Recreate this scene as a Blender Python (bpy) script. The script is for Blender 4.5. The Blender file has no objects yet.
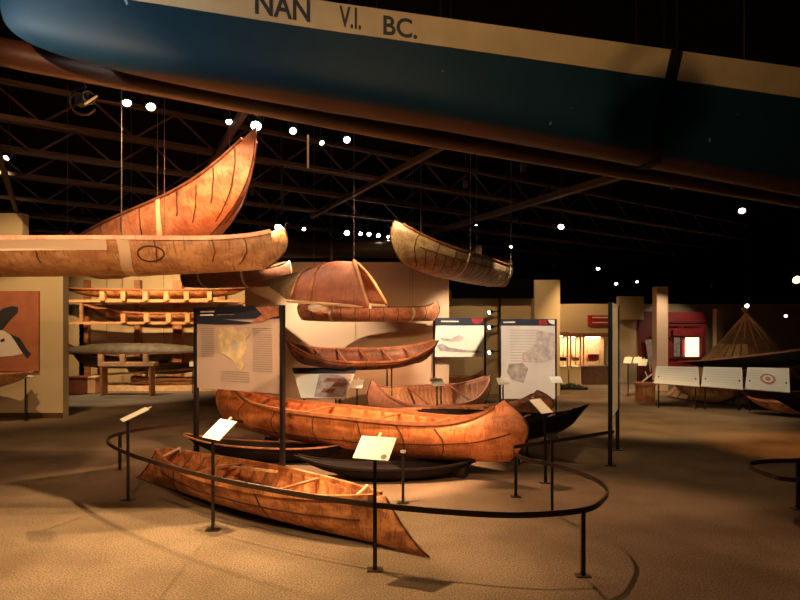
import bpy, math, random
from mathutils import Vector, Matrix, Euler
random.seed(7)
S = bpy.context.scene
COL = S.collection
PI = math.pi
F = 600.0; HZ = 330.0; CZ = 1.7

# ------------------------------------------------------------------ camera
cam_d = bpy.data.cameras.new('camera'); cam = bpy.data.objects.new('camera', cam_d); COL.objects.link(cam)
cam.location = (0, 0, CZ); cam.rotation_euler = (PI/2, 0, 0)
cam_d.sensor_width = 36; cam_d.lens = 27; cam_d.shift_y = 30/800
cam_d.clip_end = 200
S.camera = cam
# ------------------------------------------------------------------ world, exposure
w = bpy.data.worlds.new('world'); S.world = w; w.use_nodes = True
w.node_tree.nodes['Background'].inputs[0].default_value = (0.9, 0.55, 0.3, 1)
w.node_tree.nodes['Background'].inputs[1].default_value = 0.0045
S.view_settings.view_transform = 'Standard'; S.view_settings.look = 'None'
S.view_settings.gamma = 1; S.view_settings.exposure = 1.0
WARM = (1, .64, .31); ORANGE = (1, .42, .12); NEUT = (1, .80, .56); PINK = (1, .55, .30)

def P(px, py, Y):
    return Vector(((px-400)*Y/F, Y, CZ-(py-HZ)*Y/F))
def G(px, py, z=0.0):
    return P(px, py, (CZ-z)*F/(py-HZ))

# ------------------------------------------------------------------ materials
def mat(name):
    m = bpy.data.materials.new(name); m.use_nodes = True
    return m, m.node_tree, m.node_tree.nodes['Principled BSDF']
def plain(name, col, rough=.6, metal=0, noise=0.0, scale=8, bump=0.0, spec=.5):
    m, t, b = mat(name)
    b.inputs['Roughness'].default_value = rough; b.inputs['Metallic'].default_value = metal
    b.inputs['Specular IOR Level'].default_value = spec
    b.inputs['Base Color'].default_value = (*col, 1)
    if noise or bump:
        tc = t.nodes.new('ShaderNodeTexCoord'); n = t.nodes.new('ShaderNodeTexNoise')
        n.inputs['Scale'].default_value = scale; n.inputs['Detail'].default_value = 5
        t.links.new(tc.outputs['Object'], n.inputs['Vector'])
        r = t.nodes.new('ShaderNodeValToRGB')
        r.color_ramp.elements[0].position = .3; r.color_ramp.elements[1].position = .7
        r.color_ramp.elements[0].color = (*[c*(1-noise) for c in col], 1)
        r.color_ramp.elements[1].color = (*[min(1, c*(1+noise)) for c in col], 1)
        t.links.new(n.outputs['Fac'], r.inputs['Fac']); t.links.new(r.outputs['Color'], b.inputs['Base Color'])
        if bump:
            bp = t.nodes.new('ShaderNodeBump'); bp.inputs['Strength'].default_value = bump
            bp.inputs['Distance'].default_value = .02
            t.links.new(n.outputs['Fac'], bp.inputs['Height']); t.links.new(bp.outputs['Normal'], b.inputs['Normal'])
    return m
def emit(name, col, st):
    m, t, b = mat(name)
    b.inputs['Base Color'].default_value = (*col, 1)
    b.inputs['Emission Color'].default_value = (*col, 1); b.inputs['Emission Strength'].default_value = st
    return m
def bark(name, c1, c2, dark, rough=.5, sc=1.0, patch=.5):
    """bark: large patches, fine lengthwise grain and short dark lenticels, all in object space"""
    m, t, b = mat(name); N = t.nodes.new; L = t.links.new
    tc = N('ShaderNodeTexCoord')
    mp = N('ShaderNodeMapping'); mp.inputs['Scale'].default_value = (1.4*sc, 2*sc, 2.5*sc); L(tc.outputs['Object'], mp.inputs[0])
    n1 = N('ShaderNodeTexNoise'); n1.inputs['Scale'].default_value = 3.2; n1.inputs['Detail'].default_value = 6; n1.inputs['Roughness'].default_value = .65
    L(mp.outputs[0], n1.inputs['Vector'])
    r1 = N('ShaderNodeValToRGB'); r1.color_ramp.elements[0].position = .40; r1.color_ramp.elements[1].position = .58
    r1.color_ramp.elements[0].color = (*c1, 1); r1.color_ramp.elements[1].color = (*c2, 1)
    L(n1.outputs['Fac'], r1.inputs['Fac'])
    mp2 = N('ShaderNodeMapping'); mp2.inputs['Scale'].default_value = (60*sc, 10*sc, 9*sc); L(tc.outputs['Object'], mp2.inputs[0])
    n2 = N('ShaderNodeTexNoise'); n2.inputs['Scale'].default_value = 1.0; n2.inputs['Detail'].default_value = 3
    L(mp2.outputs[0], n2.inputs['Vector'])
    r2 = N('ShaderNodeValToRGB'); r2.color_ramp.elements[0].position = .54; r2.color_ramp.elements[1].position = .70
    L(n2.outputs['Fac'], r2.inputs['Fac'])
    mx = N('ShaderNodeMix'); mx.data_type = 'RGBA'; mx.inputs[7].default_value = (*dark, 1)
    mm = N('ShaderNodeMath'); mm.operation = 'MULTIPLY'; mm.inputs[1].default_value = .7
    L(r2.outputs['Color'], mm.inputs[0]); L(mm.outputs[0], mx.inputs[0]); L(r1.outputs['Color'], mx.inputs[6])
    n3 = N('ShaderNodeTexNoise'); n3.inputs['Scale'].default_value = 5*sc; n3.inputs['Detail'].default_value = 8; n3.inputs['Roughness'].default_value = .75
    L(tc.outputs['Object'], n3.inputs['Vector'])
    r3 = N('ShaderNodeValToRGB'); r3.color_ramp.elements[0].position = .56; r3.color_ramp.elements[1].position = .70
    L(n3.outputs['Fac'], r3.inputs['Fac'])
    mm2 = N('ShaderNodeMath'); mm2.operation = 'MULTIPLY'; mm2.inputs[1].default_value = patch; L(r3.outputs['Color'], mm2.inputs[0])
    mx2 = N('ShaderNodeMix'); mx2.data_type = 'RGBA'; mx2.inputs[7].default_value = (*dark, 1)
    L(mm2.outputs[0], mx2.inputs[0]); L(mx.outputs[2], mx2.inputs[6]); L(mx2.outputs[2], b.inputs['Base Color'])
    bp = N('ShaderNodeBump'); bp.inputs['Strength'].default_value = .45; bp.inputs['Distance'].default_value = .02
    L(n3.outputs['Fac'], bp.inputs['Height']); L(bp.outputs['Normal'], b.inputs['Normal'])
    b.inputs['Roughness'].default_value = rough
    return m

M = {}
M['floor'] = None
M['bark_orange'] = bark('birch_bark_orange', (.46, .14, .035), (.72, .255, .085), (.17, .05, .018), patch=.7)
M['bark_tan'] = bark('birch_bark_tan', (.50, .24, .09), (.74, .42, .18), (.24, .09, .03), patch=.7)
M['bark_front'] = bark('bark_brown', (.32, .10, .035), (.68, .28, .095), (.10, .035, .015), patch=.95, sc=1.2)
M['bark_red'] = bark('birch_bark_red', (.44, .15, .075), (.66, .28, .15), (.18, .06, .03), patch=.7)
M['bark_grey'] = bark('birch_bark_grey', (.26, .18, .09), (.44, .32, .17), (.11, .07, .035), sc=1.5, patch=.6)
M['bark_dark'] = bark('bark_dark', (.16, .06, .035), (.26, .10, .055), (.05, .02, .015))
M['bark_pink'] = bark('cedar_canvas', (.52, .22, .15), (.62, .30, .20), (.3, .1, .06), patch=.3)
M['wood_rail'] = plain('gunwale_wood', (.36, .14, .055), .45, noise=.3, scale=14)
M['wood_pale'] = plain('pale_wood', (.62, .38, .19), .5, noise=.2, scale=14)
M['wood_orange'] = plain('rack_timber', (.58, .30, .14), .5, noise=.15, scale=6)
M['wood_dark'] = plain('dark_wood', (.09, .04, .02), .5, noise=.3, scale=8)
M['gum'] = plain('pitch_seam', (.085, .032, .016), .5, noise=.6, scale=25)
M['skin_dark'] = plain('dark_hull_paint', (.008, .004, .003), .75, spec=.2, noise=.4, scale=5)
M['strap'] = plain('webbing', (.85, .66, .42), .8)
M['strap_black'] = plain('black_webbing', (.004, .004, .004), .9)
M['metal'] = plain('black_metal', (.012, .009, .008), .35, noise=.2, scale=30)
M['metal_brown'] = plain('bronze_metal', (.035, .016, .010), .35)
M['label'] = plain('label_card', (.86, .82, .70), .6)
M['print'] = plain('grey_print', (.20, .17, .15), .7)
M['ink'] = plain('ink', (.03, .03, .035), .6)
M['wall'] = plain('painted_wall', (.54, .41, .235), .85, noise=.06, scale=1.2)
M['wall_pale'] = plain('display_wall', (.60, .40, .26), .85, noise=.05, scale=1.0)
M['ceiling'] = plain('black_ceiling', (.0016, .0012, .0012), .95, spec=.05)
M['joist'] = plain('joist_paint', (.045, .026, .018), .7)
M['duct'] = plain('brown_spar', (.05, .019, .009), .45, noise=.3, scale=2)
M['duct2'] = plain('tan_duct', (.10, .07, .045), .4)
M['cable'] = plain('steel_cable', (.16, .12, .09), .4, metal=.6)
M['lens'] = emit('lamp_lens', (1, .86, .62), 45)
M['lens_soft'] = emit('lamp_lens_soft', (1, .88, .68), 9)
M['lens_orange'] = emit('lamp_lens_orange', (1, .50, .14), 9)
M['housing'] = plain('lamp_housing', (.01, .009, .009), .3)
M['navy'] = plain('panel_navy', (.015, .018, .035), .5)
M['red'] = plain('panel_red', (.30, .018, .022), .5, noise=.3, scale=3)
M['red_dark'] = plain('dark_red', (.14, .015, .012), .6)
M['glass'] = None
M['hide'] = bark('tipi_hide', (.10, .05, .025), (.17, .09, .045), (.03, .015, .01))
M['hide_pale'] = bark('tipi_mats', (.32, .19, .085), (.42, .27, .13), (.10, .05, .02))
M['crate'] = plain('crate_wood', (.42, .17, .06), .5, noise=.25, scale=6)
M['box_red'] = plain('bentwood_red', (.17, .045, .018), .5, noise=.2, scale=5)
M['fur'] = plain('hull_grey', (.085, .068, .045), .7, noise=.4, scale=6)
M['green'] = plain('dark_foliage', (.03, .04, .015), .8, noise=.5, scale=20)
M['white'] = plain('white_paint', (.75, .68, .58), .6)

def floor_mat():
    m, t, b = mat('carpet'); N = t.nodes.new; L = t.links.new
    tc = N('ShaderNodeTexCoord')
    n = N('ShaderNodeTexNoise'); n.inputs['Scale'].default_value = 85; n.inputs['Detail'].default_value = 4; L(tc.outputs['Object'], n.inputs['Vector'])
    r = N('ShaderNodeValToRGB'); r.color_ramp.elements[0].position = .3; r.color_ramp.elements[1].position = .7
    r.color_ramp.elements[0].color = (.085, .058, .036, 1); r.color_ramp.elements[1].color = (.30, .215, .14, 1)
    L(n.outputs['Fac'], r.inputs['Fac'])
    n2 = N('ShaderNodeTexNoise'); n2.inputs['Scale'].default_value = 1.3; n2.inputs['Detail'].default_value = 4; L(tc.outputs['Object'], n2.inputs['Vector'])
    r2 = N('ShaderNodeValToRGB'); r2.color_ramp.elements[0].color = (.72, .70, .66, 1); r2.color_ramp.elements[1].color = (1, 1, 1, 1)
    r2.color_ramp.elements[0].position = .35; r2.color_ramp.elements[1].position = .6
    L(n2.outputs['Fac'], r2.inputs['Fac'])
    mx = N('ShaderNodeMix'); mx.data_type = 'RGBA'; mx.blend_type = 'MULTIPLY'; mx.inputs[0].default_value = 1
    L(r.outputs['Color'], mx.inputs[6]); L(r2.outputs['Color'], mx.inputs[7]); L(mx.outputs[2], b.inputs['Base Color'])
    bp = N('ShaderNodeBump'); bp.inputs['Strength'].default_value = .3; bp.inputs['Distance'].default_value = .006
    L(n.outputs['Fac'], bp.inputs['Height']); L(bp.outputs['Normal'], b.inputs['Normal'])
    b.inputs['Roughness'].default_value = .95; b.inputs['Specular IOR Level'].default_value = .1
    return m
M['floor'] = floor_mat()
def glass_mat():
    m, t, b = mat('case_glass')
    b.inputs['Transmission Weight'].default_value = 1; b.inputs['Roughness'].default_value = 0
    b.inputs['IOR'].default_value = 1.02; b.inputs['Base Color'].default_value = (.97, .97, .93, 1)
    return m
M['glass'] = glass_mat()
def boat_blue():
    m, t, b = mat('painted_boat_side'); N = t.nodes.new; L = t.links.new
    uv = N('ShaderNodeUVMap'); uv.uv_map = 'UVMap'
    sp = N('ShaderNodeSeparateXYZ'); L(uv.outputs[0], sp.inputs[0])
    r = N('ShaderNodeValToRGB'); r.color_ramp.interpolation = 'LINEAR'
    e = r.color_ramp.elements
    e[0].position = 0; e[0].color = (.075, .038, .032, 1)
    e[1].position = .045; e[1].color = (.07, .036, .032, 1)
    for p, c in ((.075, (.007, .034, .060, 1)), (.999, (.007, .034, .060, 1))):
        x = e.new(p); x.color = c
    L(sp.outputs['Y'], r.inputs['Fac'])
    tc = N('ShaderNodeTexCoord')
    n = N('ShaderNodeTexNoise'); n.inputs['Scale'].default_value = 3; n.inputs['Detail'].default_value = 8; n.inputs['Roughness'].default_value = .7
    L(tc.outputs['Object'], n.inputs['Vector'])
    r2 = N('ShaderNodeValToRGB'); r2.color_ramp.elements[0].position = .35; r2.color_ramp.elements[1].position = .68
    r2.color_ramp.elements[0].color = (.8, .8, .8, 1); r2.color_ramp.elements[1].color = (1.1, 1.05, 1, 1)
    L(n.outputs['Fac'], r2.inputs['Fac'])
    mx = N('ShaderNodeMix'); mx.data_type = 'RGBA'; mx.blend_type = 'MULTIPLY'; mx.inputs[0].default_value = 1
    L(r.outputs['Color'], mx.inputs[6]); L(r2.outputs['Color'], mx.inputs[7])
    n4 = N('ShaderNodeTexNoise'); n4.inputs['Scale'].default_value = 14; n4.inputs['Detail'].default_value = 3; L(tc.outputs['Object'], n4.inputs['Vector'])
    r4 = N('ShaderNodeValToRGB'); r4.color_ramp.elements[0].position = .74; r4.color_ramp.elements[1].position = .78
    L(n4.outputs['Fac'], r4.inputs['Fac'])
    mx3 = N('ShaderNodeMix'); mx3.data_type = 'RGBA'; mx3.inputs[7].default_value = (.3, .35, .36, 1)
    L(r4.outputs['Color'], mx3.inputs[0]); L(mx.outputs[2], mx3.inputs[6]); L(mx3.outputs[2], b.inputs['Base Color'])
    b.inputs['Roughness'].default_value = .55; b.inputs['Specular IOR Level'].default_value = .25
    return m
M['boat_blue'] = boat_blue()
M['cream'] = plain('cream_paint', (.66, .46, .24), .55, noise=.12, scale=4)

# ------------------------------------------------------------------ mesh helpers
class MB:
    def __init__(s): s.v = []; s.f = []; s.uv = None
    def add(s, vs, fs):
        n = len(s.v); s.v += [Vector(q) for q in vs]; s.f += [tuple(i+n for i in f) for f in fs]; return s
    def box(s, c, d, M4=None):
        c = Vector(c); h = Vector(d)*.5
        vs = [Vector((x*h.x, y*h.y, z*h.z)) for x in (-1, 1) for y in (-1, 1) for z in (-1, 1)]
        vs = [c + (M4 @ q if M4 else q) for q in vs]
        return s.add(vs, [(0,1,3,2), (4,6,7,5), (0,4,5,1), (2,3,7,6), (0,2,6,4), (1,5,7,3)])
    def bar(s, a, b, w, h, up=(0,0,1)):
        a = Vector(a); b = Vector(b); d = (b-a).normalized(); u = Vector(up)
        x = d.cross(u)
        if x.length < 1e-4: x = d.cross(Vector((0,1,0)))
        x.normalize(); u = x.cross(d)
        vs = [p + x*(sx*w/2) + u*(sy*h/2) for p in (a, b) for sx in (-1, 1) for sy in (-1, 1)]
        return s.add(vs, [(0,1,3,2), (4,6,7,5), (0,4,5,1), (2,3,7,6), (0,2,6,4), (1,5,7,3)])
    def tube(s, pts, r, n=8, caps=True, closed=False):
        pts = [Vector(p) for p in pts]; rs = r if isinstance(r, (list, tuple)) else [r]*len(pts)
        rings = []; prev = None
        for i, p in enumerate(pts):
            if closed: d = pts[(i+1) % len(pts)] - pts[i-1]
            else: d = pts[min(i+1, len(pts)-1)] - pts[max(i-1, 0)]
            d.normalize()
            if prev is None:
                x = d.cross(Vector((0,0,1)))
                if x.length < 1e-3: x = Vector((1,0,0))
            else: x = prev - d*prev.dot(d)
            x.normalize(); prev = x; y = d.cross(x)
            rings.append([p + (x*math.cos(2*PI*k/n) + y*math.sin(2*PI*k/n))*rs[i] for k in range(n)])
        vs = [q for rg in rings for q in rg]; fs = []
        m = len(rings)
        for i in range(m if closed else m-1):
            for k in range(n):
                a = i*n+k; b_ = i*n+(k+1) % n; c = ((i+1) % m)*n+(k+1) % n; d_ = ((i+1) % m)*n+k
                fs.append((a, b_, c, d_))
        if caps and not closed:
            fs.append(tuple(range(n-1, -1, -1))); fs.append(tuple((m-1)*n+k for k in range(n)))
        return s.add(vs, fs)
    def sweep(s, pts, w, h, closed=False):
        """flat bar standing on edge along a path: w thick, h tall"""
        pts = [Vector(p) for p in pts]; m = len(pts); vs = []
        for i, p in enumerate(pts):
            d = (pts[(i+1) % m]-pts[i-1]) if closed else (pts[min(i+1, m-1)]-pts[max(i-1, 0)])
            d.z = 0 if abs(d.x)+abs(d.y) > 1e-6 else d.z
            d.normalize(); x = Vector((-d.y, d.x, 0)).normalized()
            vs += [p+x*w/2+Vector((0,0,h/2)), p-x*w/2+Vector((0,0,h/2)), p-x*w/2-Vector((0,0,h/2)), p+x*w/2-Vector((0,0,h/2))]
        fs = []
        for i in range(m if closed else m-1):
            j = (i+1) % m
            for k in range(4): fs.append((i*4+k, i*4+(k+1) % 4, j*4+(k+1) % 4, j*4+k))
        if not closed: fs += [(3,2,1,0), tuple((m-1)*4+k for k in range(4))]
        return s.add(vs, fs)
    def lathe(s, prof, c=(0,0,0), n=20, R=None):
        c = Vector(c); vs = []
        for r, z in prof:
            for k in range(n):
                q = Vector((r*math.cos(2*PI*k/n), r*math.sin(2*PI*k/n), z)); vs.append(c + (R @ q if R else q))
        fs = []
        for i in range(len(prof)-1):
            for k in range(n): fs.append((i*n+k, i*n+(k+1) % n, (i+1)*n+(k+1) % n, (i+1)*n+k))
        fs.append(tuple(range(n-1, -1, -1))); fs.append(tuple((len(prof)-1)*n+k for k in range(n)))
        return s.add(vs, fs)
    def poly(s, pts, t, nrm):
        """flat polygon with thickness t along nrm"""
        pts = [Vector(p) for p in pts]; n = len(pts); nrm = Vector(nrm).normalized()*t
        s.add(pts + [p+nrm for p in pts], [tuple(range(n-1, -1, -1)), tuple(range(n, 2*n))] + [(i, (i+1) % n, (i+1) % n+n, i+n) for i in range(n)])
        return s
    def build(s, name, m, parent=None, origin=None, smooth=False, bevel=0):
        o0 = Vector(origin) if origin is not None else Vector((0,0,0))
        me = bpy.data.meshes.new(name); me.from_pydata([tuple(v-o0) for v in s.v], [], s.f)
        if s.uv:
            ul = me.uv_layers.new(name='UVMap')
            for lp in me.loops: ul.data[lp.index].uv = s.uv[lp.vertex_index]
        me.materials.append(M[m] if isinstance(m, str) else m)
        import bmesh
        bm = bmesh.new(); bm.from_mesh(me); bmesh.ops.recalc_face_normals(bm, faces=bm.faces); bm.to_mesh(me); bm.free()
        if smooth: me.shade_smooth()
        o = bpy.data.objects.new(name, me); COL.objects.link(o)
        if parent: o.parent = parent
        elif origin is not None: o.location = o0
        if bevel:
            b = o.modifiers.new('bevel', 'BEVEL'); b.width = bevel; b.segments = 2; b.limit_method = 'ANGLE'
        if smooth:
            pass
        return o

def tag(o, label, cat, group=None, kind=None):
    o['label'] = label; o['category'] = cat
    if group: o['group'] = group
    if kind: o['kind'] = kind
    return o
def thing(name, loc, label, cat, group=None, rot=(0,0,0)):
    o = bpy.data.objects.new(name, None); COL.objects.link(o); o.empty_display_size = .1
    o.location = loc; o.rotation_euler = rot
    return tag(o, label, cat, group)
def struct(o): o['kind'] = 'structure'; return o
def spline(pts, n=10, closed=False):
    pts = [Vector(p) for p in pts]; out = []; m = len(pts)
    for i in range(m if closed else m-1):
        g = lambda k: pts[k % m] if closed else pts[max(0, min(m-1, k))]
        p0, p1, p2, p3 = g(i-1), g(i), g(i+1), g(i+2)
        for j in range(n):
            t = j/n
            out.append(.5*((2*p1)+(p2-p0)*t+(2*p0-5*p1+4*p2-p3)*t*t+(3*p1-p0-3*p2+p3)*t**3))
    if not closed: out.append(pts[-1])
    return out

# ------------------------------------------------------------------ lamps
def spot(loc, tgt, power, deg=60, blend=.6, col=WARM, rad=.022, parent=None):
    l = bpy.data.lights.new('spot_beam', 'SPOT'); l.energy = power; l.spot_size = math.radians(deg); l.spot_blend = blend
    l.color = col; l.shadow_soft_size = rad
    o = bpy.data.objects.new('spot_beam', l); COL.objects.link(o)
    loc = Vector(loc); d = (Vector(tgt)-loc).normalized()
    if parent:
        o.parent = parent; o.location = loc-parent.location
    else: o.location = loc
    o.rotation_euler = d.to_track_quat('-Z', 'Y').to_euler()
    return o
def fixture(loc, tgt, label, power=0, deg=60, blend=.6, col=WARM, size=1.0, lens='lens', top=4.62, group='track spotlights under the ceiling', rad=.022):
    """a can spotlight on a yoke and stem; loc is the lens centre"""
    loc = Vector(loc); d = (Vector(tgt)-loc).normalized()
    size *= .8 if lens != 'lens_orange' else 1
    r = .06*size; ln = .18*size
    base = loc - d*ln*.6
    t = thing('track_spotlight', base, label, 'spotlight', group)
    q = d.to_track_quat('Z', 'Y').to_matrix()
    MB().lathe([(r*.55, -ln*.5), (r*.8, -ln*.42), (r*.95, 0), (r, ln*.5), (r*1.03, ln*.62), (r*.9, ln*.62), (r*.86, ln*.5), (.001, ln*.46)], (0,0,0), 18, q).build('housing', 'housing', t, smooth=False)
    MB().lathe([(r*.84, ln*.50), (r*.6, ln*.56), (.001, ln*.58)], (0,0,0), 16, q).build('lens', lens, t, smooth=True)
    x = q @ Vector((1,0,0))
    MB().tube([x*r*1.1, x*r*1.35+Vector((0,0,r)), Vector((0,0,r*2.3)), -x*r*1.35+Vector((0,0,r)), -x*r*1.1], .008*size, 6).build('yoke', 'metal', t)
    h = max(.1, top-base.z)
    MB().tube([(0,0,r*2.2), (0,0,h)], .012*size, 6).build('stem', 'metal', t)
    if power: spot(loc+d*.04, tgt, power, deg, blend, col, rad, t)
    return t

# ------------------------------------------------------------------ the room
z0 = 0
struct(MB().box((2, 14, -.05), (44, 38, .1)).build('floor', 'floor'))
struct(MB().box((2, 14, 5.25), (44, 38, .1)).build('ceiling', 'ceiling'))
# walls
xl = P(63, 0, 11.6).x
struct(MB().box(((-14+xl)/2, 11.7, 1.62), (xl+14, .2, 3.24)).box((-11.5, 11.7, 3.6), (8.4, .2, .72)).build('wall_left', 'wall'))
struct(MB().box(((-14+xl)/2, 11.585, .05), (xl+14, .03, .1)).build('baseboard_left', 'wood_dark'))
struct(MB().box((-8.5, 18.3, 1.75), (12, .2, 3.5)).build('wall_storage', 'wall'))
a, b_ = P(245, 0, 12).x, P(449, 0, 12).x
struct(MB().box(((a+b_)/2, 12.1, 1.53), (b_-a, .2, 3.06)).build('wall_display', 'wall_pale'))
a, b_ = P(430, 0, 16).x, P(545, 0, 16).x
struct(MB().box(((a+b_)/2, 16.1, 1.38), (b_-a, .2, 2.76)).build('wall_centre', 'wall'))
struct(MB().box((P(545, 0, 15.8).x, 15.8, 1.5), (.66, .5, 3.0)).build('trim_1', 'wall', ))
struct(MB().box((P(690,0,19.5).x, 19.6, 1.275), (12, .2, 2.55)).build('wall_back', 'wall'))
struct(MB().box((14, 24, 2.6), (28, .2, 5.2)).build('wall_far', 'ceiling'))
# columns
for i, (px, wp, Y, zt) in enumerate(((660, 11, 17, 2.92), (718, 7, 18.5, 2.35))):
    c = P(px, 0, Y).x; ww = wp*Y/F
    struct(MB().box((c, Y, zt/2), (ww, ww, zt)).build('trim_%d' % (i+2), 'wall_pale'))

# ceiling joists: open-web, running along (.832,.555)
d1 = Vector((.832, .555, 0)); d2 = Vector((-.555, .832, 0))
def joist(y400, z, depth=.42, s0=-13, s1=11, web=True, w_=.07):
    c = P(400, y400, (z-CZ)*F/(HZ-y400)); mb = MB()
    a_, e_ = c+d1*s0, c+d1*s1
    mb.bar(a_, e_, w_, .05)
    if web:
        up = Vector((0,0,depth)); mb.bar(a_+up, e_+up, w_, .05)
        k = s0; i = 0
        while k < s1-.5:
            mb.bar(c+d1*k+(up if i % 2 else Vector()), c+d1*(k+.5)+(Vector() if i % 2 else up), .025, .025)
            k += .5; i += 1
    return mb
for i, y4 in enumerate((182, 205, 221, 238, 250, 259)):
    o = joist(y4, 4.1, depth=.4).build('ceiling_joist', 'joist')
    tag(o, 'dark ceiling joist with open zigzag web', 'joist', 'parallel open-web ceiling joists'); o['kind'] = 'structure'; o.name = 'trim_%d' % (i+10)
def crossbeam(px0, py0, px1, py1, z, w_, h_, nm):
    a_ = P(px0, py0, (z-CZ)*F/(HZ-py0)); e_ = P(px1, py1, (z-CZ)*F/(HZ-py1))
    dd = (e_-a_); a_ = a_-dd*.05; e_ = e_+dd*.3
    o = MB().bar(a_, e_, w_, h_).build(nm, 'joist'); struct(o)
crossbeam(425, 235, 612, 178, 4.02, .13, .10, 'trim_20')
crossbeam(315, 215, 432, 152, 4.02, .07, .07, 'trim_21')
crossbeam(208, 168, 245, 110, 4.02, .07, .07, 'trim_22')
crossbeam(20, 222, 2, 165, 4.02, .07, .07, 'trim_23')
struct(MB().tube([P(230, 249, 14), P(400, 249, 14.2), P(480, 254, 14.4)], .21, 24).build('trim_31', 'duct2', smooth=True))

# ------------------------------------------------------------------ light
KEY = (-1.35, 5.12, 4.2)
# spotlights hidden from the photograph behind the blue boat or above the frame, each in its own can
LIGHTS = [
 # loc, tgt, power, deg, blend, col, label
 (KEY, (-.95, 4.8, 0), 560, 66, .75, WARM, 'black spotlight behind the bow of the blue boat'),
 ((.35, 5.4, 4.25), (-.3, 7.3, .4), 1500, 42, .5, PINK, 'black spotlight behind the middle of the blue boat'),
 ((-1.6, 1.3, 3.0), (-2.7, 5.1, 2.35), 260, 62, .8, PINK, 'added unseen spotlight above the visitor, facing the long tan canoe'),  # added lamp out of view, front-lights the side of the tan canoe
 ((-.6, 1.9, 3.75), (-1.1, 5.5, .2), 300, 32, .8, WARM, 'added unseen spotlight above the visitor, facing the brown floor canoe'),  # added above the frame to brighten the near side of the floor canoe
 ((1.0, 1.9, 3.75), (.2, 7.0, .4), 420, 26, .8, PINK, 'added unseen spotlight above the visitor, facing the orange canoe'),  # unseen lamp put in to light the orange canoe from the front
 ((.5, 6.3, 4.2), (-1.2, 9.8, .9), 300, 20, .6, NEUT, 'added unseen spotlight aimed at the low text panel'),  # added out of sight to brighten the panel below the dark red canoe
 ((-.5, 5.3, 4.3), (-2.0, 6.5, 3.0), 170, 50, .6, PINK, 'black spotlight aimed at the upswept hanging canoe'),
 ((-1.7, 4.72, 3.9), (-1.9, 5.2, 2.4), 220, 110, .7, WARM, 'black spotlight over the right half of the long tan hanging canoe'),
 ((-3.4, 4.55, 3.9), (-3.4, 5.2, 2.4), 260, 110, .7, WARM, 'black spotlight over the left half of the long tan hanging canoe'),
 ((-.2, 5.6, 4.2), (.1, 7.8, 2.8), 260, 40, .6, WARM, 'black spotlight aimed at the grey hanging canoe'),
 ((-3.0, 2.2, 3.5), (-2.1, 3.3, 3.45), 75, 50, .8, (.9, .95, 1), 'black spotlight off the bow of the blue boat'),
 ((.8, 1.2, 3.9), (1.0, 4.0, 3.5), 44, 110, .8, WARM, 'added unseen spotlight above the visitor, facing the blue boat'),  # unseen wide lamp added to lift the cream band
 ((2.6, 5.9, 4.3), (3.1, 6.6, 0), 55, 70, .9, WARM, 'black spotlight over the open floor right of the oval rail'),
 ((-4.2, 6.0, 4.3), (-4.4, 6.0, 0), 60, 80, .9, WARM, 'black spotlight over the dark floor on the left'),
]
for lc, tg, pw, dg, bl, co, lb in LIGHTS:
    fixture(lc, tg, lb, pw, dg, bl, co, group='spotlights hidden above the blue boat', top=5.2)

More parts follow.
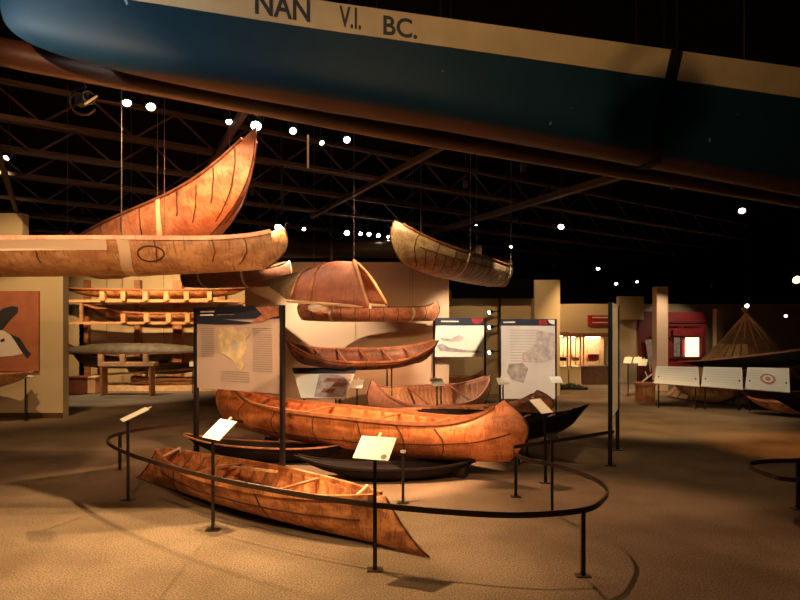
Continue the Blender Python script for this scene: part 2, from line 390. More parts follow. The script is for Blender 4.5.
VIS = [
 # px,py,Y,target,power,deg,col,size,lens,label
 (127, 103, 6.5, (-2.2, 5.4, 2.4), 60, 60, WARM, 1.0, 'lens', 'left one of two lit spotlights under the brown duct'),
 (151, 107, 6.5, (-1.5, 5.0, 1.6), 60, 60, WARM, 1.1, 'lens', 'right one of two lit spotlights under the brown duct'),
 (229, 122, 7.0, (-.8, 5.0, 1.5), 0, 60, WARM, .8, 'lens', 'small lit spotlight just left of the upswept canoe tip'),
 (256, 126, 6.7, (-1.2, 4.4, 1.5), 60, 60, WARM, 1.3, 'lens', 'brightest spotlight right above the upswept canoe tip'),
 (293, 131, 7.2, (-.5, 4.6, 2.0), 0, 60, WARM, .9, 'lens', 'lit spotlight a little right of the upswept canoe tip'),
 (322, 143, 7.5, (.5, 5.2, 2.0), 0, 60, WARM, .7, 'lens_soft', 'dim cluster spotlight below the duct at upper centre'),
 (347, 140, 7.4, (.2, 5.0, 2.0), 0, 60, WARM, .9, 'lens', 'right-hand lit spotlight of the upper centre row'),
 (6, 158, 7.4, (-5, 6.5, 3.0), 0, 60, NEUT, .8, 'lens_soft', 'lit spotlight at the left edge of the picture'),
 (279, 228, 8.9, (-2.5, 6.0, .3), 650, 62, WARM, 1.5, 'lens', 'large glaring spotlight at the end of the long tan canoe'),
 (304, 229, 12.5, (-1.5, 8, 1.5), 0, 60, WARM, .8, 'lens', 'small lit spotlight just right of the glaring one'),
 (347, 233, 13, (-.2, 8, 1.0), 0, 60, WARM, 1.3, 'lens', 'largest lit spotlight in the row above the pink shell'),
 (360.5, 234, 13.6, (0, 8, 1.0), 0, 60, WARM, .9, 'lens', 'first small spotlight right of the largest in the row'),
 (369, 234.5, 13.8, (0, 8, 1.0), 0, 60, WARM, 1.0, 'lens', 'second small spotlight right of the largest in the row'),
 (378.5, 235.5, 14.0, (0, 8, 1.0), 0, 60, WARM, 1.0, 'lens', 'third small spotlight right of the largest in the row'),
 (388, 237, 14.2, (0, 8, 1.0), 0, 60, WARM, .7, 'lens', 'last spotlight of the row, beside the grey canoe tip'),
 (561, 227, 11.5, (1.2, 6.5, 0), 0, 60, NEUT, 1.3, 'lens_soft', 'oval lit downlight above the centre right floor'),
 (742, 211, 10.2, (4.0, 6.5, 0), 0, 60, NEUT, 1.3, 'lens_soft', 'oval lit downlight high on the right side'),
 (511, 247, 12.5, (1.2, 9.5, 0), 0, 60, NEUT, .8, 'lens_soft', 'dim small spotlight right of the grey hanging canoe'),
 (598, 269, 17, (4.5, 13, 0), 0, 60, NEUT, 1.2, 'lens_soft', 'lit spotlight above the wall cases'),
 (616, 284, 18.8, (5.5, 15, 0), 0, 60, NEUT, 1.2, 'lens_soft', 'left one of two small lights above the edge-on panel'),
 (637, 282, 18.8, (6.5, 15, 0), 0, 60, NEUT, 1.0, 'lens_soft', 'right one of two small lights above the edge-on panel'),
 (797, 280, 15.5, (8.6, 9, .2), 0, 60, ORANGE, 1.9, 'lens_orange', 'orange glowing lamp at the right edge'),
 (747, 306, 14.5, (7, 9, 1), 0, 60, WARM, 1.1, 'lens_soft', 'small light above the tip of the tent'),
 (786, 316, 17, (9, 12, 1), 0, 60, WARM, .9, 'lens_soft', 'small light right of the tent'),
]
for px, py, Y, tg, pw, dg, co, sz, ln, lb in VIS:
    L_ = P(px, py, Y)
    fixture(L_, tg, lb, pw, dg, .7, co, sz, ln, top=5.2)
# hidden lamps further into the hall
FAR = [
 ((.9, 7.6, 4.25), (1.7, 5.3, 0), 300, 50, PINK, 'black spotlight shining on the right end of the oval rail'),
 ((-.2, 7.2, 4.3), (-.4, 10.2, .9), 520, 44, PINK, 'black spotlight aimed at the red canoes in the middle'),
 ((.6, 7.9, 4.2), (.6, 10.4, .7), 260, 36, PINK, 'black spotlight aimed into the open pink canoe'),
 ((-1.9, 9.9, 3.5), (-1.6, 12, 1.5), 30, 80, WARM, 'black spotlight washing the display wall'),
 ((-2.5, 10.2, 4.0), (-1.35, 12, 1.0), 520, 48, NEUT, 'black spotlight with a narrow cone on the display wall'),
 ((1.0, 9.2, 3.9), (1.05, 11.9, 1.6), 480, 30, NEUT, 'black spotlight aimed at the bright sketch panel'),
 ((1.7, 8.3, 3.9), (2.2, 11, 1.3), 300, 44, NEUT, 'black spotlight aimed at the tall text panel'),
 ((-.5, 5.5, 4.3), (-2.0, 7.6, 1.3), 340, 34, PINK, 'added unseen spotlight aimed at the map panel'),  # added hidden lamp that lifts the shaded map panel
 ((-6.0, 8.6, 4.3), (-7.4, 11.6, 1.9), 260, 70, WARM, 'black spotlight washing the left wall'),
 ((-7.8, 14.6, 3.9), (-7.6, 18, 1.4), 340, 90, WARM, 'black spotlight aimed at the left storage rack'),
 ((-5.6, 14.6, 3.9), (-5.4, 18, 1.4), 290, 90, WARM, 'black spotlight aimed at the right storage rack'),
 ((-7.4, 14.0, 4.4), (-7.0, 15.2, 0), 320, 56, (1, .85, .6), 'black spotlight over the storage floor'),
 ((2.6, 13.0, 4.0), (2.6, 16, 1.9), 90, 80, WARM, 'black spotlight washing the centre wall'),
 ((4.9, 14.0, 4.3), (5.0, 16.2, 0), 420, 64, WARM, 'black spotlight over the floor by the wall cases'),
 ((4.6, 17.9, 3.6), (5.2, 19.5, 2.0), 110, 100, WARM, 'black spotlight washing the back wall'),
 ((7.1, 15.6, 3.6), (7.3, 17, .8), 150, 60, NEUT, 'black spotlight at the foot of the pale column'),
 ((6.0, 10.4, 4.0), (6.6, 12.5, .7), 120, 60, NEUT, 'black spotlight over the slanted reading panels'),
 ((8.6, 16.6, 2.9), (8.7, 19.4, 1.4), 60, 50, NEUT, 'black spotlight aimed at the red case'),
 ((5.9, 7.6, 4.0), (6.0, 8.6, 0), 260, 44, ORANGE, 'black spotlight over the orange-lit floor at right'),
 ((5.2, 6.6, 4.0), (2.9, 8.0, 1.3), 110, 30, WARM, 'black spotlight aimed at the edge-on white panel'),
 ((5.0, 11.0, 4.3), (8.0, 15, 1.0), 100, 36, WARM, 'black spotlight aimed at the left side of the tent'),
 ((3.9, 9.6, 4.3), (4.6, 11.2, 0), 420, 62, WARM, 'black spotlight over the floor before the reading panels'),
 ((-1.6, 6.8, 4.2), (-1.0, 8.6, 2.2), 60, 44, PINK, 'black spotlight aimed at the upturned shell'),
 ((1.6, 12.6, 3.9), (1.2, 12.0, 0), 60, 70, WARM, 'black spotlight over the floor behind the red canoe'),
]
for lc, tg, pw, dg, co, lb in FAR:
    fixture(lc, tg, lb, pw, dg, .7, co, .8, 'lens_soft', top=5.2, group='spotlights deeper in the hall')

FAR2 = 0
# dark spotlight close up with a wide yoke
t = thing('yoke_spotlight', P(84, 100, 5.0), 'unlit black spotlight in a round yoke at upper left', 'spotlight')
o0 = P(84, 100, 5.0)
MB().tube([P(84+14*math.cos(a), 101-14*math.sin(a), 5.0)-o0 for a in [PI*.45+i*PI*1.35/14 for i in range(15)]], .009, 8).build('yoke', 'metal_brown', t, smooth=True)
q = (P(97, 97, 4.9)-P(78, 106, 5.1)).normalized().to_track_quat('Z', 'Y').to_matrix()
MB().lathe([(.03, -.09), (.045, -.07), (.05, .05), (.056, .09), (.045, .09), (.001, .06)], (0,0,0), 20, q).build('housing', 'housing', t)
MB().bar(P(85, 104, 4.93)-o0, P(97, 96, 4.85)-o0, .012, .012).build('rim', 'white', t)
MB().tube([(0,0,.11), (0,0,.9)], .012, 6).build('stem', 'metal', t)
MB().bar(P(96, 98, 5.0)-o0, P(122, 102, 5.0)-o0, .04, .03).build('bracket', 'metal', t)

# ------------------------------------------------------------------ boats
def std_prof(bulge=.06, low=.12, top=.0):
    # half length factor versus height v: recurved stem
    def f(v, sgn):
        return 1 - low*(1-v)**3 - top*v**3 - bulge*max(0, (v-.45)/.55)**2
    return f
def nose_prof(over=.22):
    def f(v, sgn): return 1 - over*v**.68
    return f
class Hull:
    def __init__(s, L, B, D, rise=.25, rocker=.05, prof=None, pw=5, full=2.4, sec=2.6, bpw=.85, sheer=None, keel=None, endv=.5, rkp=3, rise0=None):
        s.r0 = rise if rise0 is None else rise0; s.L, s.B, s.D, s.rise, s.rocker, s.pw, s.full, s.sec, s.bpw = L, B, D, rise, rocker, pw, full, sec, bpw
        s.prof = prof or std_prof(); s.sh = sheer; s.kl = keel; s.endv = endv; s.rkp = rkp
    def sheer(s, u): return s.sh(u) if s.sh else s.D + (s.rise if u > 0 else s.r0)*abs(u)**s.pw
    def keel(s, u): return s.kl(u) if s.kl else s.rocker*abs(u)**s.rkp
    def beam(s, u): return s.B*max(0, 1-abs(u)**s.full)**s.bpw
    def S(s, u, v, side):
        x = u*s.prof(v, u)*s.L/2
        k = s.keel(u); z = k+(s.sheer(u)-k)*v
        a = abs(u)**3
        r = math.sqrt(max(0, 1-(1-v)**s.sec)); lin = v**.9
        e = r*(1-a*s.endv)+lin*a*s.endv
        return Vector((x, side*s.beam(u)*e, z))
    def N(s, u, v, side):
        e = .01; u = max(-.985, min(.985, u)); v = max(.015, min(.985, v))
        n = (s.S(u+e, v, side)-s.S(u-e, v, side)).cross(s.S(u, v+e, side)-s.S(u, v-e, side))
        n.normalize()
        if n.y*side < 0: n = -n
        return n
    def Q(s, u, v, side, off):
        p = s.S(u, v, side)
        if off: p = p + s.N(u, v, side)*off
        return p
    def line(s, side, t):   # t in -1..1 across the section, from gunwale -1 to gunwale +1
        pass
def us(n, p=.8):
    return [math.copysign(abs(x)**p, x) for x in [-1+2*i/n for i in range(n+1)]]
def hull_mesh(h, nu=44, nv=11, th=.014, closed_top=False):
    mb = MB(); U = us(nu); V = [(j/nv)**1.7 for j in range(nv+1)]
    cols = [(v, -1) for v in reversed(V)] + [(v, 1) for v in V[1:]]
    m = len(cols); vs = []; uv = []
    for u in U:
        for v, sd in cols: vs.append(h.S(u, v, sd)); uv.append(((u+1)/2, v))
    fs = [(i*m+j, (i+1)*m+j, (i+1)*m+j+1, i*m+j+1) for i in range(len(U)-1) for j in range(m-1)]
    n0 = len(vs)
    if not closed_top:
        for u in U:
            bm_ = h.beam(u)
            for v, sd in cols:
                p = h.S(u, v, sd).copy()
                p.y -= sd*min(th, abs(p.y)*.9) ; p.z += th*(1-v)
                p.x *= 1-th/(h.L/2)*abs(u)**6
                vs.append(p); uv.append(((u+1)/2, v))
        fs += [(n0+i*m+j, n0+i*m+j+1, n0+(i+1)*m+j+1, n0+(i+1)*m+j) for i in range(len(U)-1) for j in range(m-1)]
        for j in (0, m-1):
            fs += [(i*m+j, (i+1)*m+j, n0+(i+1)*m+j, n0+i*m+j) for i in range(len(U)-1)]
    mb.add(vs, fs); mb.uv = uv
    return mb
def strip(h, pts, w, off=.004, th=.004):
    """raised strip following (u,v,side) points on the skin; w is width in metres"""
    A = [h.Q(*p, off) for p in pts]; mb = MB(); vs = []
    for i, p in enumerate(pts):
        d = A[min(i+1, len(A)-1)]-A[max(0, i-1)]; d.normalize()
        n = h.N(*p); x = d.cross(n).normalized()
        vs += [A[i]+x*w/2, A[i]+x*w/2+n*th, A[i]-x*w/2+n*th, A[i]-x*w/2]
    m = len(A); fs = []
    for i in range(m-1):
        for k in range(4): fs.append((i*4+k, i*4+(k+1) % 4, (i+1)*4+(k+1) % 4, (i+1)*4+k))
    fs += [(3,2,1,0), tuple((m-1)*4+k for k in range(4))]
    return mb.add(vs, fs)
def vrange(a, b, n=10): return [a+(b-a)*i/n for i in range(n+1)]
def place(A, B_, roll=0):
    """root matrix for a boat whose local x axis runs from A to B"""
    A = Vector(A); B_ = Vector(B_); d = B_-A
    hz = math.atan2(d.y, d.x); pt = -math.atan2(d.z, math.hypot(d.x, d.y))
    return (A+B_)/2, Euler((math.radians(roll), pt, hz), 'XYZ'), d.length
def boat(name, A, B_, label, cat, mt, B=.42, D=.38, rise=.25, rocker=.06, prof=None, roll=0, pw=5, full=2.4, sec=2.6,
         seams=(), hseam=None, thw=(), ribs=0, rail='wood_rail', rail_w=.024, stem='gum', group=None, flip=False, gum='gum', endv=.5,
         bpw=.85, seam_side=(-1,), ribmat='wood_pale', rib_w=.05, th=.014, nu=44, patches=(), rkp=3, rise0=None):
    c, e, L = place(A, B_, roll)
    h = Hull(L, B, D, rise, rocker, prof, pw, full, sec, bpw, endv=endv, rkp=rkp, rise0=rise0)
    if flip:
        e = Euler((e.x+PI, -e.y, e.z), 'XYZ')
        R = e.to_matrix()
    t = thing(name, c, label, cat, group, e)
    hull_mesh(h, nu=nu, th=th).build('hull', mt, t, smooth=True)
    for sd in (-1, 1):
        pts = [h.S(u, 1, sd) + Vector((0, sd*.004, .004)) for u in us(36) if abs(u) < .985]
        mb = MB(); vs = []
        for i, p in enumerate(pts):
            hw = min(rail_w/2, abs(p.y)+.006); hh = rail_w*.5
            for sy, sz in ((1, 1), (-1, 1), (-1, -1), (1, -1)): vs.append(p+Vector((0, sy*hw, sz*hh)))
        fs = [(i*4+k, i*4+(k+1) % 4, (i+1)*4+(k+1) % 4, (i+1)*4+k) for i in range(len(pts)-1) for k in range(4)]
        fs += [(3,2,1,0), tuple((len(pts)-1)*4+k for k in range(4))]
        mb.add(vs, fs).build('gunwale', rail, t)
    for u, v0, v1 in seams:
        for sd in seam_side:
            strip(h, [(u+.0014*math.sin(v*23+u*9), v, sd) for v in vrange(v0, v1, 9)], .012).build('gum_seam', gum, t)
    if hseam:
        for (u0, u1, va, vb) in hseam:
            for sd in seam_side:
                strip(h, [(u, va+(vb-va)*(u-u0)/(u1-u0)+.007*math.sin(u*31), sd) for u in vrange(u0, u1, 26)], .013).build('gum_seam', gum, t)
    for u in thw:
        p, q_ = h.S(u, .97, -1), h.S(u, .97, 1)
        MB().bar(p*.98+q_*.02, q_*.98+p*.02, .04, .018).build('thwart', 'wood_rail', t, bevel=.004)
    for i in range(ribs):
        u = -.86+1.72*i/(ribs-1)
        vv = [j/8 for j in range(9)]
        line = [(v**1.5*.97+.01, -1) for v in reversed(vv)]+[(v**1.5*.97+.01, 1) for v in vv[1:]]
        vs = []
        for v, sd in line:
            p = h.S(u, v, sd); n = h.N(u, v, sd); p = p-n*(th+.004)
            for dx, dn in ((-rib_w/2, 0), (rib_w/2, 0), (rib_w/2, .012), (-rib_w/2, .012)):
                vs.append(p+Vector((dx, 0, 0))-n*dn)
        fs = [(k*4+a_, k*4+(a_+1) % 4, (k+1)*4+(a_+1) % 4, (k+1)*4+a_) for k in range(len(line)-1) for a_ in range(4)]
        fs += [(3,2,1,0), tuple((len(line)-1)*4+k for k in range(4))]
        MB().add(vs, fs).build('rib', ribmat, t)
    if stem:
        for sg in (-1, 1):
            pts = [h.S(sg, v, 1) + Vector((sg*.004, 0, 0)) for v in vrange(.02, 1, 12)]
            MB().tube(pts, [.006+.004*((i*7) % 3)/2 for i in range(len(pts))], 6).build('stem_lashing', stem, t, smooth=True)
    return t, h
def loc2w(t, p):
    return Matrix.LocRotScale(t.location, t.rotation_euler, None) @ Vector(p)
def sling(t, h, u, label, m='strap', w_=.035, ztop=4.9, cables=True, group='slings of the hanging boats', spread=1.0, cross=True):
    """webbing strap under a hull with a cable at each end up to the ceiling"""
    n = 12
    pts = [(u, v, -1) for v in reversed(vrange(.02, 1, n))]+[(u, v, 1) for v in vrange(.02, 1, n)]
    mbs = strip(h, pts, w_, .006, .005)
    mbs.v = [loc2w(t, v) for v in mbs.v]
    c = loc2w(t, h.S(u, 0, 1))
    r = thing('hanging_sling', c, label, 'sling', group)
    mbs.build('strap', m, r, origin=c, smooth=False)
    if cables:
        for sd in (-1, 1):
            p = loc2w(t, h.Q(u, 1, sd, .012))
            MB().tube([p-c, Vector((p.x-c.x, p.y-c.y, ztop+.3-c.z))], .0035, 5).build('cable', 'cable', r)
    return r

# --- blue boat overhead (custom hull)
bd = Vector((2200, 600, 0)).normalized()
p400 = P(400, 0, 4.0); p400.z = 0
s_bow = -2.42; Lb = 10.2; cen = p400 + bd*(s_bow+Lb/2)
yaw = math.atan2(bd.y, bd.x)
def su(u): return s_bow + (u+1)*Lb/2
def bkeel(u):
    s_ = su(u)
    return 3.145-.055*s_ if s_ < 0 else 3.145-.072*s_ if s_ < 4.2 else 2.8426+(s_-4.2)*.03
def bsheer(u): return 3.82+.0045*su(u)+.06*max(0, -su(u)-.4)**1.6
def bprof(v, u): return 1-(1.15/(Lb/2))*(1-v)**8
hb = Hull(Lb, .23, .7, sheer=bsheer, keel=bkeel, prof=bprof, full=9, sec=7, bpw=.8, endv=.2)
bow_off = Vector((-bd.y, bd.x, 0))*.23
tb = thing('painted_boat', Vector((cen.x, cen.y, 0))+bow_off, 'large dark blue boat with cream band hanging across the top', 'boat', None, (0, 0, yaw))
hull_mesh(hb, nu=90, nv=26, th=.02).build('hull', 'boat_blue', tb, smooth=True)
# cream band
def band_v(u):
    s_ = su(u); z = 3.63-.012*s_ if s_ > 0 else 3.63+.02*s_*s_
    return (z-bkeel(u))/(bsheer(u)-bkeel(u))
for sd in (-1, 1):
    vs = []; U = [-.985+1.97*i/90 for i in range(91)]
    for u in U:
        b0 = band_v(u)
        for k in range(5): vs.append(hb.Q(u, b0+(1-b0)*k/4, sd, .006))
        for k in range(4, -1, -1): vs.append(hb.Q(u, b0+(1-b0)*k/4, sd, .0))
    fs = [(i*10+k, i*10+(k+1) % 10, (i+1)*10+(k+1) % 10, (i+1)*10+k) for i in range(len(U)-1) for k in range(10)]
    fs += [tuple(range(9, -1, -1)), tuple((len(U)-1)*10+k for k in range(10))]
    MB().add(vs, fs).build('cream_band', 'cream', tb, smooth=False)
def px2u(px):
    # find u on near side whose world point projects to px
    k = (px-400)/F; lo, hi = -1, 1
    for _ in range(40):
        mid = (lo+hi)/2; q_ = loc2w(tb, hb.S(mid, .85, -1))
        if q_.x/q_.y < k: lo = mid
        else: hi = mid
    return lo
def lettering(txt, px0, px1, f0, f1):
    cu = bpy.data.curves.new('t', 'FONT'); cu.body = txt; cu.size = 1; cu.resolution_u = 3; cu.offset = .022
    ob = bpy.data.objects.new('t', cu); COL.objects.link(ob)
    dg = bpy.context.evaluated_depsgraph_get(); me = bpy.data.meshes.new_from_object(ob.evaluated_get(dg))
    import bmesh
    bm = bmesh.new(); bm.from_mesh(me)
    bmesh.ops.triangulate(bm, faces=bm.faces); 
    xs = [v.co.x for v in bm.verts]; ys = [v.co.y for v in bm.verts]
    x0, x1 = min(xs), max(xs); y0, y1 = 0.0, max(ys)
    u0, u1 = px2u(px0), px2u(px1)
    for v in bm.verts:
        u = u0+(u1-u0)*(v.co.x-x0)/(x1-x0); fy = f0+(f1-f0)*(v.co.y-y0)/(y1-y0)
        bv = band_v(u); v.co = hb.Q(u, bv+(1-bv)*fy, -1, .008)
    bm.to_mesh(me); bm.free()
    o = bpy.data.objects.new('lettering', me); COL.objects.link(o); o.parent = tb
    me.materials.clear(); me.materials.append(M['ink'])
    bpy.data.objects.remove(ob)
lettering('NAN', 255, 310, .20, .95)
lettering('V.I.', 339, 361, .20, .92)
lettering('BC.', 383, 417, .14, .80)
us_ = px2u(676); ut_ = px2u(652)
w_ = .10
mbs = strip(hb, [(ut_+(us_-ut_)*v, v, -1) for v in reversed(vrange(.02, 1, 24))]+[(ut_+(us_-ut_)*v, v, 1) for v in vrange(.02, 1, 24)], w_, .012, .008)
mbs.v = [loc2w(tb, v) for v in mbs.v]
c = loc2w(tb, hb.S(us_, 0, 1))
r = thing('boat_sling', c, 'wide black strap around the blue boat', 'sling')
mbs.build('strap', 'strap_black', r, origin=c)
for sd in (-1, 1):
    p = loc2w(tb, hb.Q(us_, 1, sd, .012)); MB().tube([p-c, Vector((p.x-c.x, p.y-c.y, 5.2-c.z))], .006, 6).build('cable', 'strap_black', r)
usb = -.9
p1 = loc2w(tb, hb.S(usb, 0, 1)); r = thing('boat_sling', p1, 'black strap at the bow end of the blue boat, above the frame', 'sling')
for sd in (-1, 1):
    p = loc2w(tb, hb.S(-.80, 1, sd)); MB().tube([Vector((p.x, p.y, p.z-.02))-p1, Vector((p.x, p.y, 5.2))-p1], .006, 6).build('cable', 'strap_black', r)

# long brown spar hanging behind the blue boat, its lower edge seen below the hull
q0, q1, q2 = P(-60, 40, 4.08), P(400, 129, 4.95), P(860, 208, 6.3)
sp_ = thing('hanging_spar', q1, 'long dark brown spar hanging just behind the blue boat', 'spar')
MB().tube([q0.lerp(q1, k/6) for k in range(6)]+[q1.lerp(q2, k/6) for k in range(7)], [.085]+[.10]*11+[.09], 20).build('shaft', 'duct', sp_, origin=q1, smooth=True)
for f_ in (q0.lerp(q1, .2), q1.lerp(q2, .7)):
    MB().tube([f_+Vector((0, 0, .1)), Vector((f_.x, f_.y, 5.2))], .005, 5).build('cable', 'cable', sp_, origin=q1)
# --- front sturgeon-nosed canoe on the floor
A = Vector((-3.02, 6.85, .01)); E = Vector((.24, 4.43, .01))
C1, h1 = boat('bark_canoe', A, E, 'brown bark canoe with sharp low ends lying on the carpet in front', 'canoe', 'bark_front', B=.36, D=.32, rise=.07,
     rocker=.0, prof=nose_prof(.22), pw=3, full=2.2, sec=1.9, bpw=.95, thw=(-.35, .35), ribs=17, rail='bark_front', rail_w=.04,
     seams=((-.52, .15, .95), (.28, .3, .95)), hseam=((-.75, .82, .62, .55),), stem='gum', ribmat='wood_rail', rib_w=.03, endv=.8)
MB().bar(h1.S(-.55, .9, 1)*.9, h1.S(.25, .9, -1)*.2+Vector((.2, .12, .33)), .03, .02).build('loose_pole', 'wood_pale', C1)
for sg, u in ((-1, -.83), (1, .84)):
    q_ = h1.S(u, 1, 1)
    MB().tube([h1.S(u, .95, -1), q_+Vector((0, -.03, .05)), h1.S(u, .95, 1)], .014, 6).build('end_tie', 'strap', C1)

# --- big orange canoe on low blocks
A = P(214, 0, 8.8); A.z = .25; E = P(530, 0, 6.55); E.z = .13
C2, h2 = boat('birchbark_canoe', A, E, 'large orange birchbark canoe with high curved ends in the middle of the display', 'canoe', 'bark_orange', B=.42, D=.46, rise=.32,
     rocker=.10, prof=std_prof(.13, .10), pw=6, full=2.6, thw=(-.6, -.25, .25, .6), ribs=15, rail='wood_rail', rail_w=.04,
     seams=((-.72, .1, .95), (-.42, .1, .97), (-.12, .1, .97), (.18, .1, .97), (.42, .15, .97), (.62, .2, .9)), hseam=((.18, .93, .42, .60), (-.62, .18, .28, .38)), seam_side=(-1, 1),
     ribmat='wood_rail')
for u in (-.6, .72):
    p = loc2w(C2, h2.S(u, 0, 1))
    tag(MB().box((p.x, p.y, p.z/2-.01), (.16, .10, p.z-.02), C2.rotation_euler.to_matrix()).build('cradle_block', 'metal', origin=(p.x, p.y, 0)), 'low dark block under the %s half of the orange canoe' % ('left' if u < 0 else 'right'), 'block')

# --- two dark boats on the floor below the orange canoe
A = P(189, 0, 8.0); A.z = .02; E = P(345, 0, 7.5); E.z = .01
C3, h3 = boat('dark_canoe', A, E, 'slender dark canoe with pale rim, left, below the orange canoe', 'canoe', 'skin_dark', B=.22, D=.20, rise=.10, rocker=.10,
     prof=std_prof(-.12, .30), pw=3, full=2, rail='wood_rail', rail_w=.018, stem=None, thw=(), endv=.8)
A = P(304, 0, 6.75); A.z = .01; E = P(482, 0, 6.9); E.z = .01
C4, h4 = boat('dark_canoe', A, E, 'low dark canoe with pointed end, right, beneath the orange canoe', 'canoe', 'skin_dark', B=.24, D=.15, rise=.14, rocker=.10,
     prof=std_prof(-.12, .30), pw=3, full=2, rail='skin_dark', stem=None, thw=(), endv=.8)

# --- dark boat behind with raised pointed end at right
A = P(425, 0, 8.4); A.z = .27; E = P(579, 0, 7.45); E.z = .27
C5, h5 = boat('skin_boat', A, E, 'dark brown boat with sharp raised end pointing right', 'boat', 'skin_dark', B=.36, D=.30, rise=.22, rise0=.0, rocker=.10,
     prof=std_prof(-.12, .34), pw=3.2, full=2, rail='skin_dark', stem='gum', thw=(-.3, .3, .6), ribs=11, ribmat='skin_dark', endv=.8)
def trestle(pt, hgt, yaw_, label, w=.7):
    t = thing('boat_stand', (pt[0], pt[1], 0), label, 'stand', 'metal stands under the boats', (0, 0, yaw_))
    for s_ in (-1, 1):
        MB().tube([(0, s_*w/2, 0), (0, s_*w*.45, hgt)], .014, 8).build('leg', 'metal', t)
    MB().bar((0, -w/2, hgt), (0, w/2, hgt), .04, .03).build('crossbar', 'metal', t)
    MB().bar((0, -w/2, .015), (0, w/2, .015), .05, .012).build('foot', 'metal', t)
    return t
for u, lb in ((-.5, 'left'), (.5, 'right')):
    p = loc2w(C5, h5.S(u, 0, 1)); trestle(p, p.z-.02, C5.rotation_euler.z, 'metal stand under the %s part of the dark brown boat' % lb, .4)

# --- long canoe with brown curled end behind the orange one
A = P(318, 0, 8.95); A.z = .16; E = P(556, 0, 9.5); E.z = .26
C8, h8 = boat('birchbark_canoe', A, E, 'reddish canoe with rounded brown end in front of the tall text panel', 'canoe', 'bark_front', B=.36, D=.26, rise=.24, rise0=.02, rocker=.04,
     prof=std_prof(.16, .14), pw=7, rail='bark_pink', thw=(-.4, .1, .5), ribs=13, ribmat='bark_pink')
for u, lb in ((-.5, 'left'), (.5, 'right')):
    p = loc2w(C8, h8.S(u, 0, 1)); trestle(p, p.z-.02, C8.rotation_euler.z, 'metal stand under the %s part of the reddish canoe with brown end' % lb, .4)

# --- pink cedar canoe with visible ribs
A = P(364, 0, 9.9); A.z = .24; E = P(487, 0, 11.0); E.z = .24
C7, h7 = boat('cedar_canoe', A, E, 'pink-red open canoe showing pale ribs inside, behind the orange canoe', 'canoe', 'bark_pink', B=.46, D=.34, rise=.33, rocker=.05,
     prof=std_prof(.05, .12), pw=4, rail='bark_pink', thw=(-.2, .5), ribs=26, ribmat='wood_pale', rib_w=.04, rail_w=.035, roll=16)
for u, lb in ((-.5, 'left'), (.5, 'right')):
    p = loc2w(C7, h7.S(u, 0, 1)); trestle(p, p.z-.02, C7.rotation_euler.z, 'metal stand under the %s part of the pink canoe' % lb, .4)
A = P(425, 0, 13.5); A.z = .4; E = P(486, 0, 12.8); E.z = .4
C7b, h7b = boat('cedar_canoe', A, E, 'small pale canoe behind the pink canoe under the sketch panel', 'canoe', 'bark_tan', B=.36, D=.26, rise=.2, rocker=.05,
     prof=std_prof(.05, .12), pw=4, rail='bark_pink', thw=(0, .5), rail_w=.035)
for u, lb in ((-.5, 'left'), (.5, 'right')):
    p = loc2w(C7b, h7b.S(u, 0, 1)); trestle(p, p.z-.02, C7b.rotation_euler.z, 'metal stand under the %s part of the small pale canoe' % lb, .4)

# --- dark red decorated canoe on a pole stand
A = P(289, 0, 10.0); A.z = 1.05; E = P(433, 0, 10.8); E.z = 1.05
C6, h6 = boat('decorated_canoe', A, E, 'dark red canoe with raised ends and black marks, before the pale wall', 'canoe', 'bark_dark', B=.42, D=.22, rise=.27, rocker=.07,
     prof=std_prof(-.05, .2), pw=3.2, rail='bark_red', thw=(-.6, -.3, 0, .3, .6), ribs=0, stem='gum', rail_w=.03, roll=14)
for i in range(9):
    u = -.88+.2*i; 
    strip(h6, [(u-.015, .45, -1), (u, .6, -1), (u+.02, .5, -1), (u+.04, .68, -1)], .03).build('painted_mark', 'ink', C6)
MB_rail = strip(h6, [(u, .80, -1) for u in vrange(-.95, .95, 30)], .02).build('side_stripe', 'bark_red', C6)
for u, lb in ((-.45, 'left'), (.45, 'right')):
    p = loc2w(C6, h6.S(u, 0, 1)); trestle(p, p.z-.02, C6.rotation_euler.z, 'tall thin metal stand under the %s half of the dark red canoe' % lb, .3)

# --- hanging canoes
# H1 upswept orange canoe
A = P(72, 0, 9.6); A.z = 2.30; E = P(256, 0, 5.6); E.z = 2.58
H1, hh1 = boat('hanging_canoe', A, E, 'orange birchbark canoe with upswept tip hanging at upper left', 'canoe', 'bark_red', B=.50, D=.52, rise=.50, rocker=.12,
     prof=std_prof(-.02, .36), pw=5, rail='bark_dark', stem='gum', thw=(-.4, 0, .4), roll=0,
     seams=((.05, .5, .95), (.26, .4, .95), (.42, .3, .97), (.66, .55, .97), (.76, .35, .9), (.84, .5, .97), (.93, .2, .97)), seam_side=(-1, 1), group='hanging boats')
sling(H1, hh1, .55, 'pale strap around the upswept orange canoe', w_=.07)
sling(H1, hh1, -.5, 'pale strap around the hidden end of the upswept canoe', w_=.05)
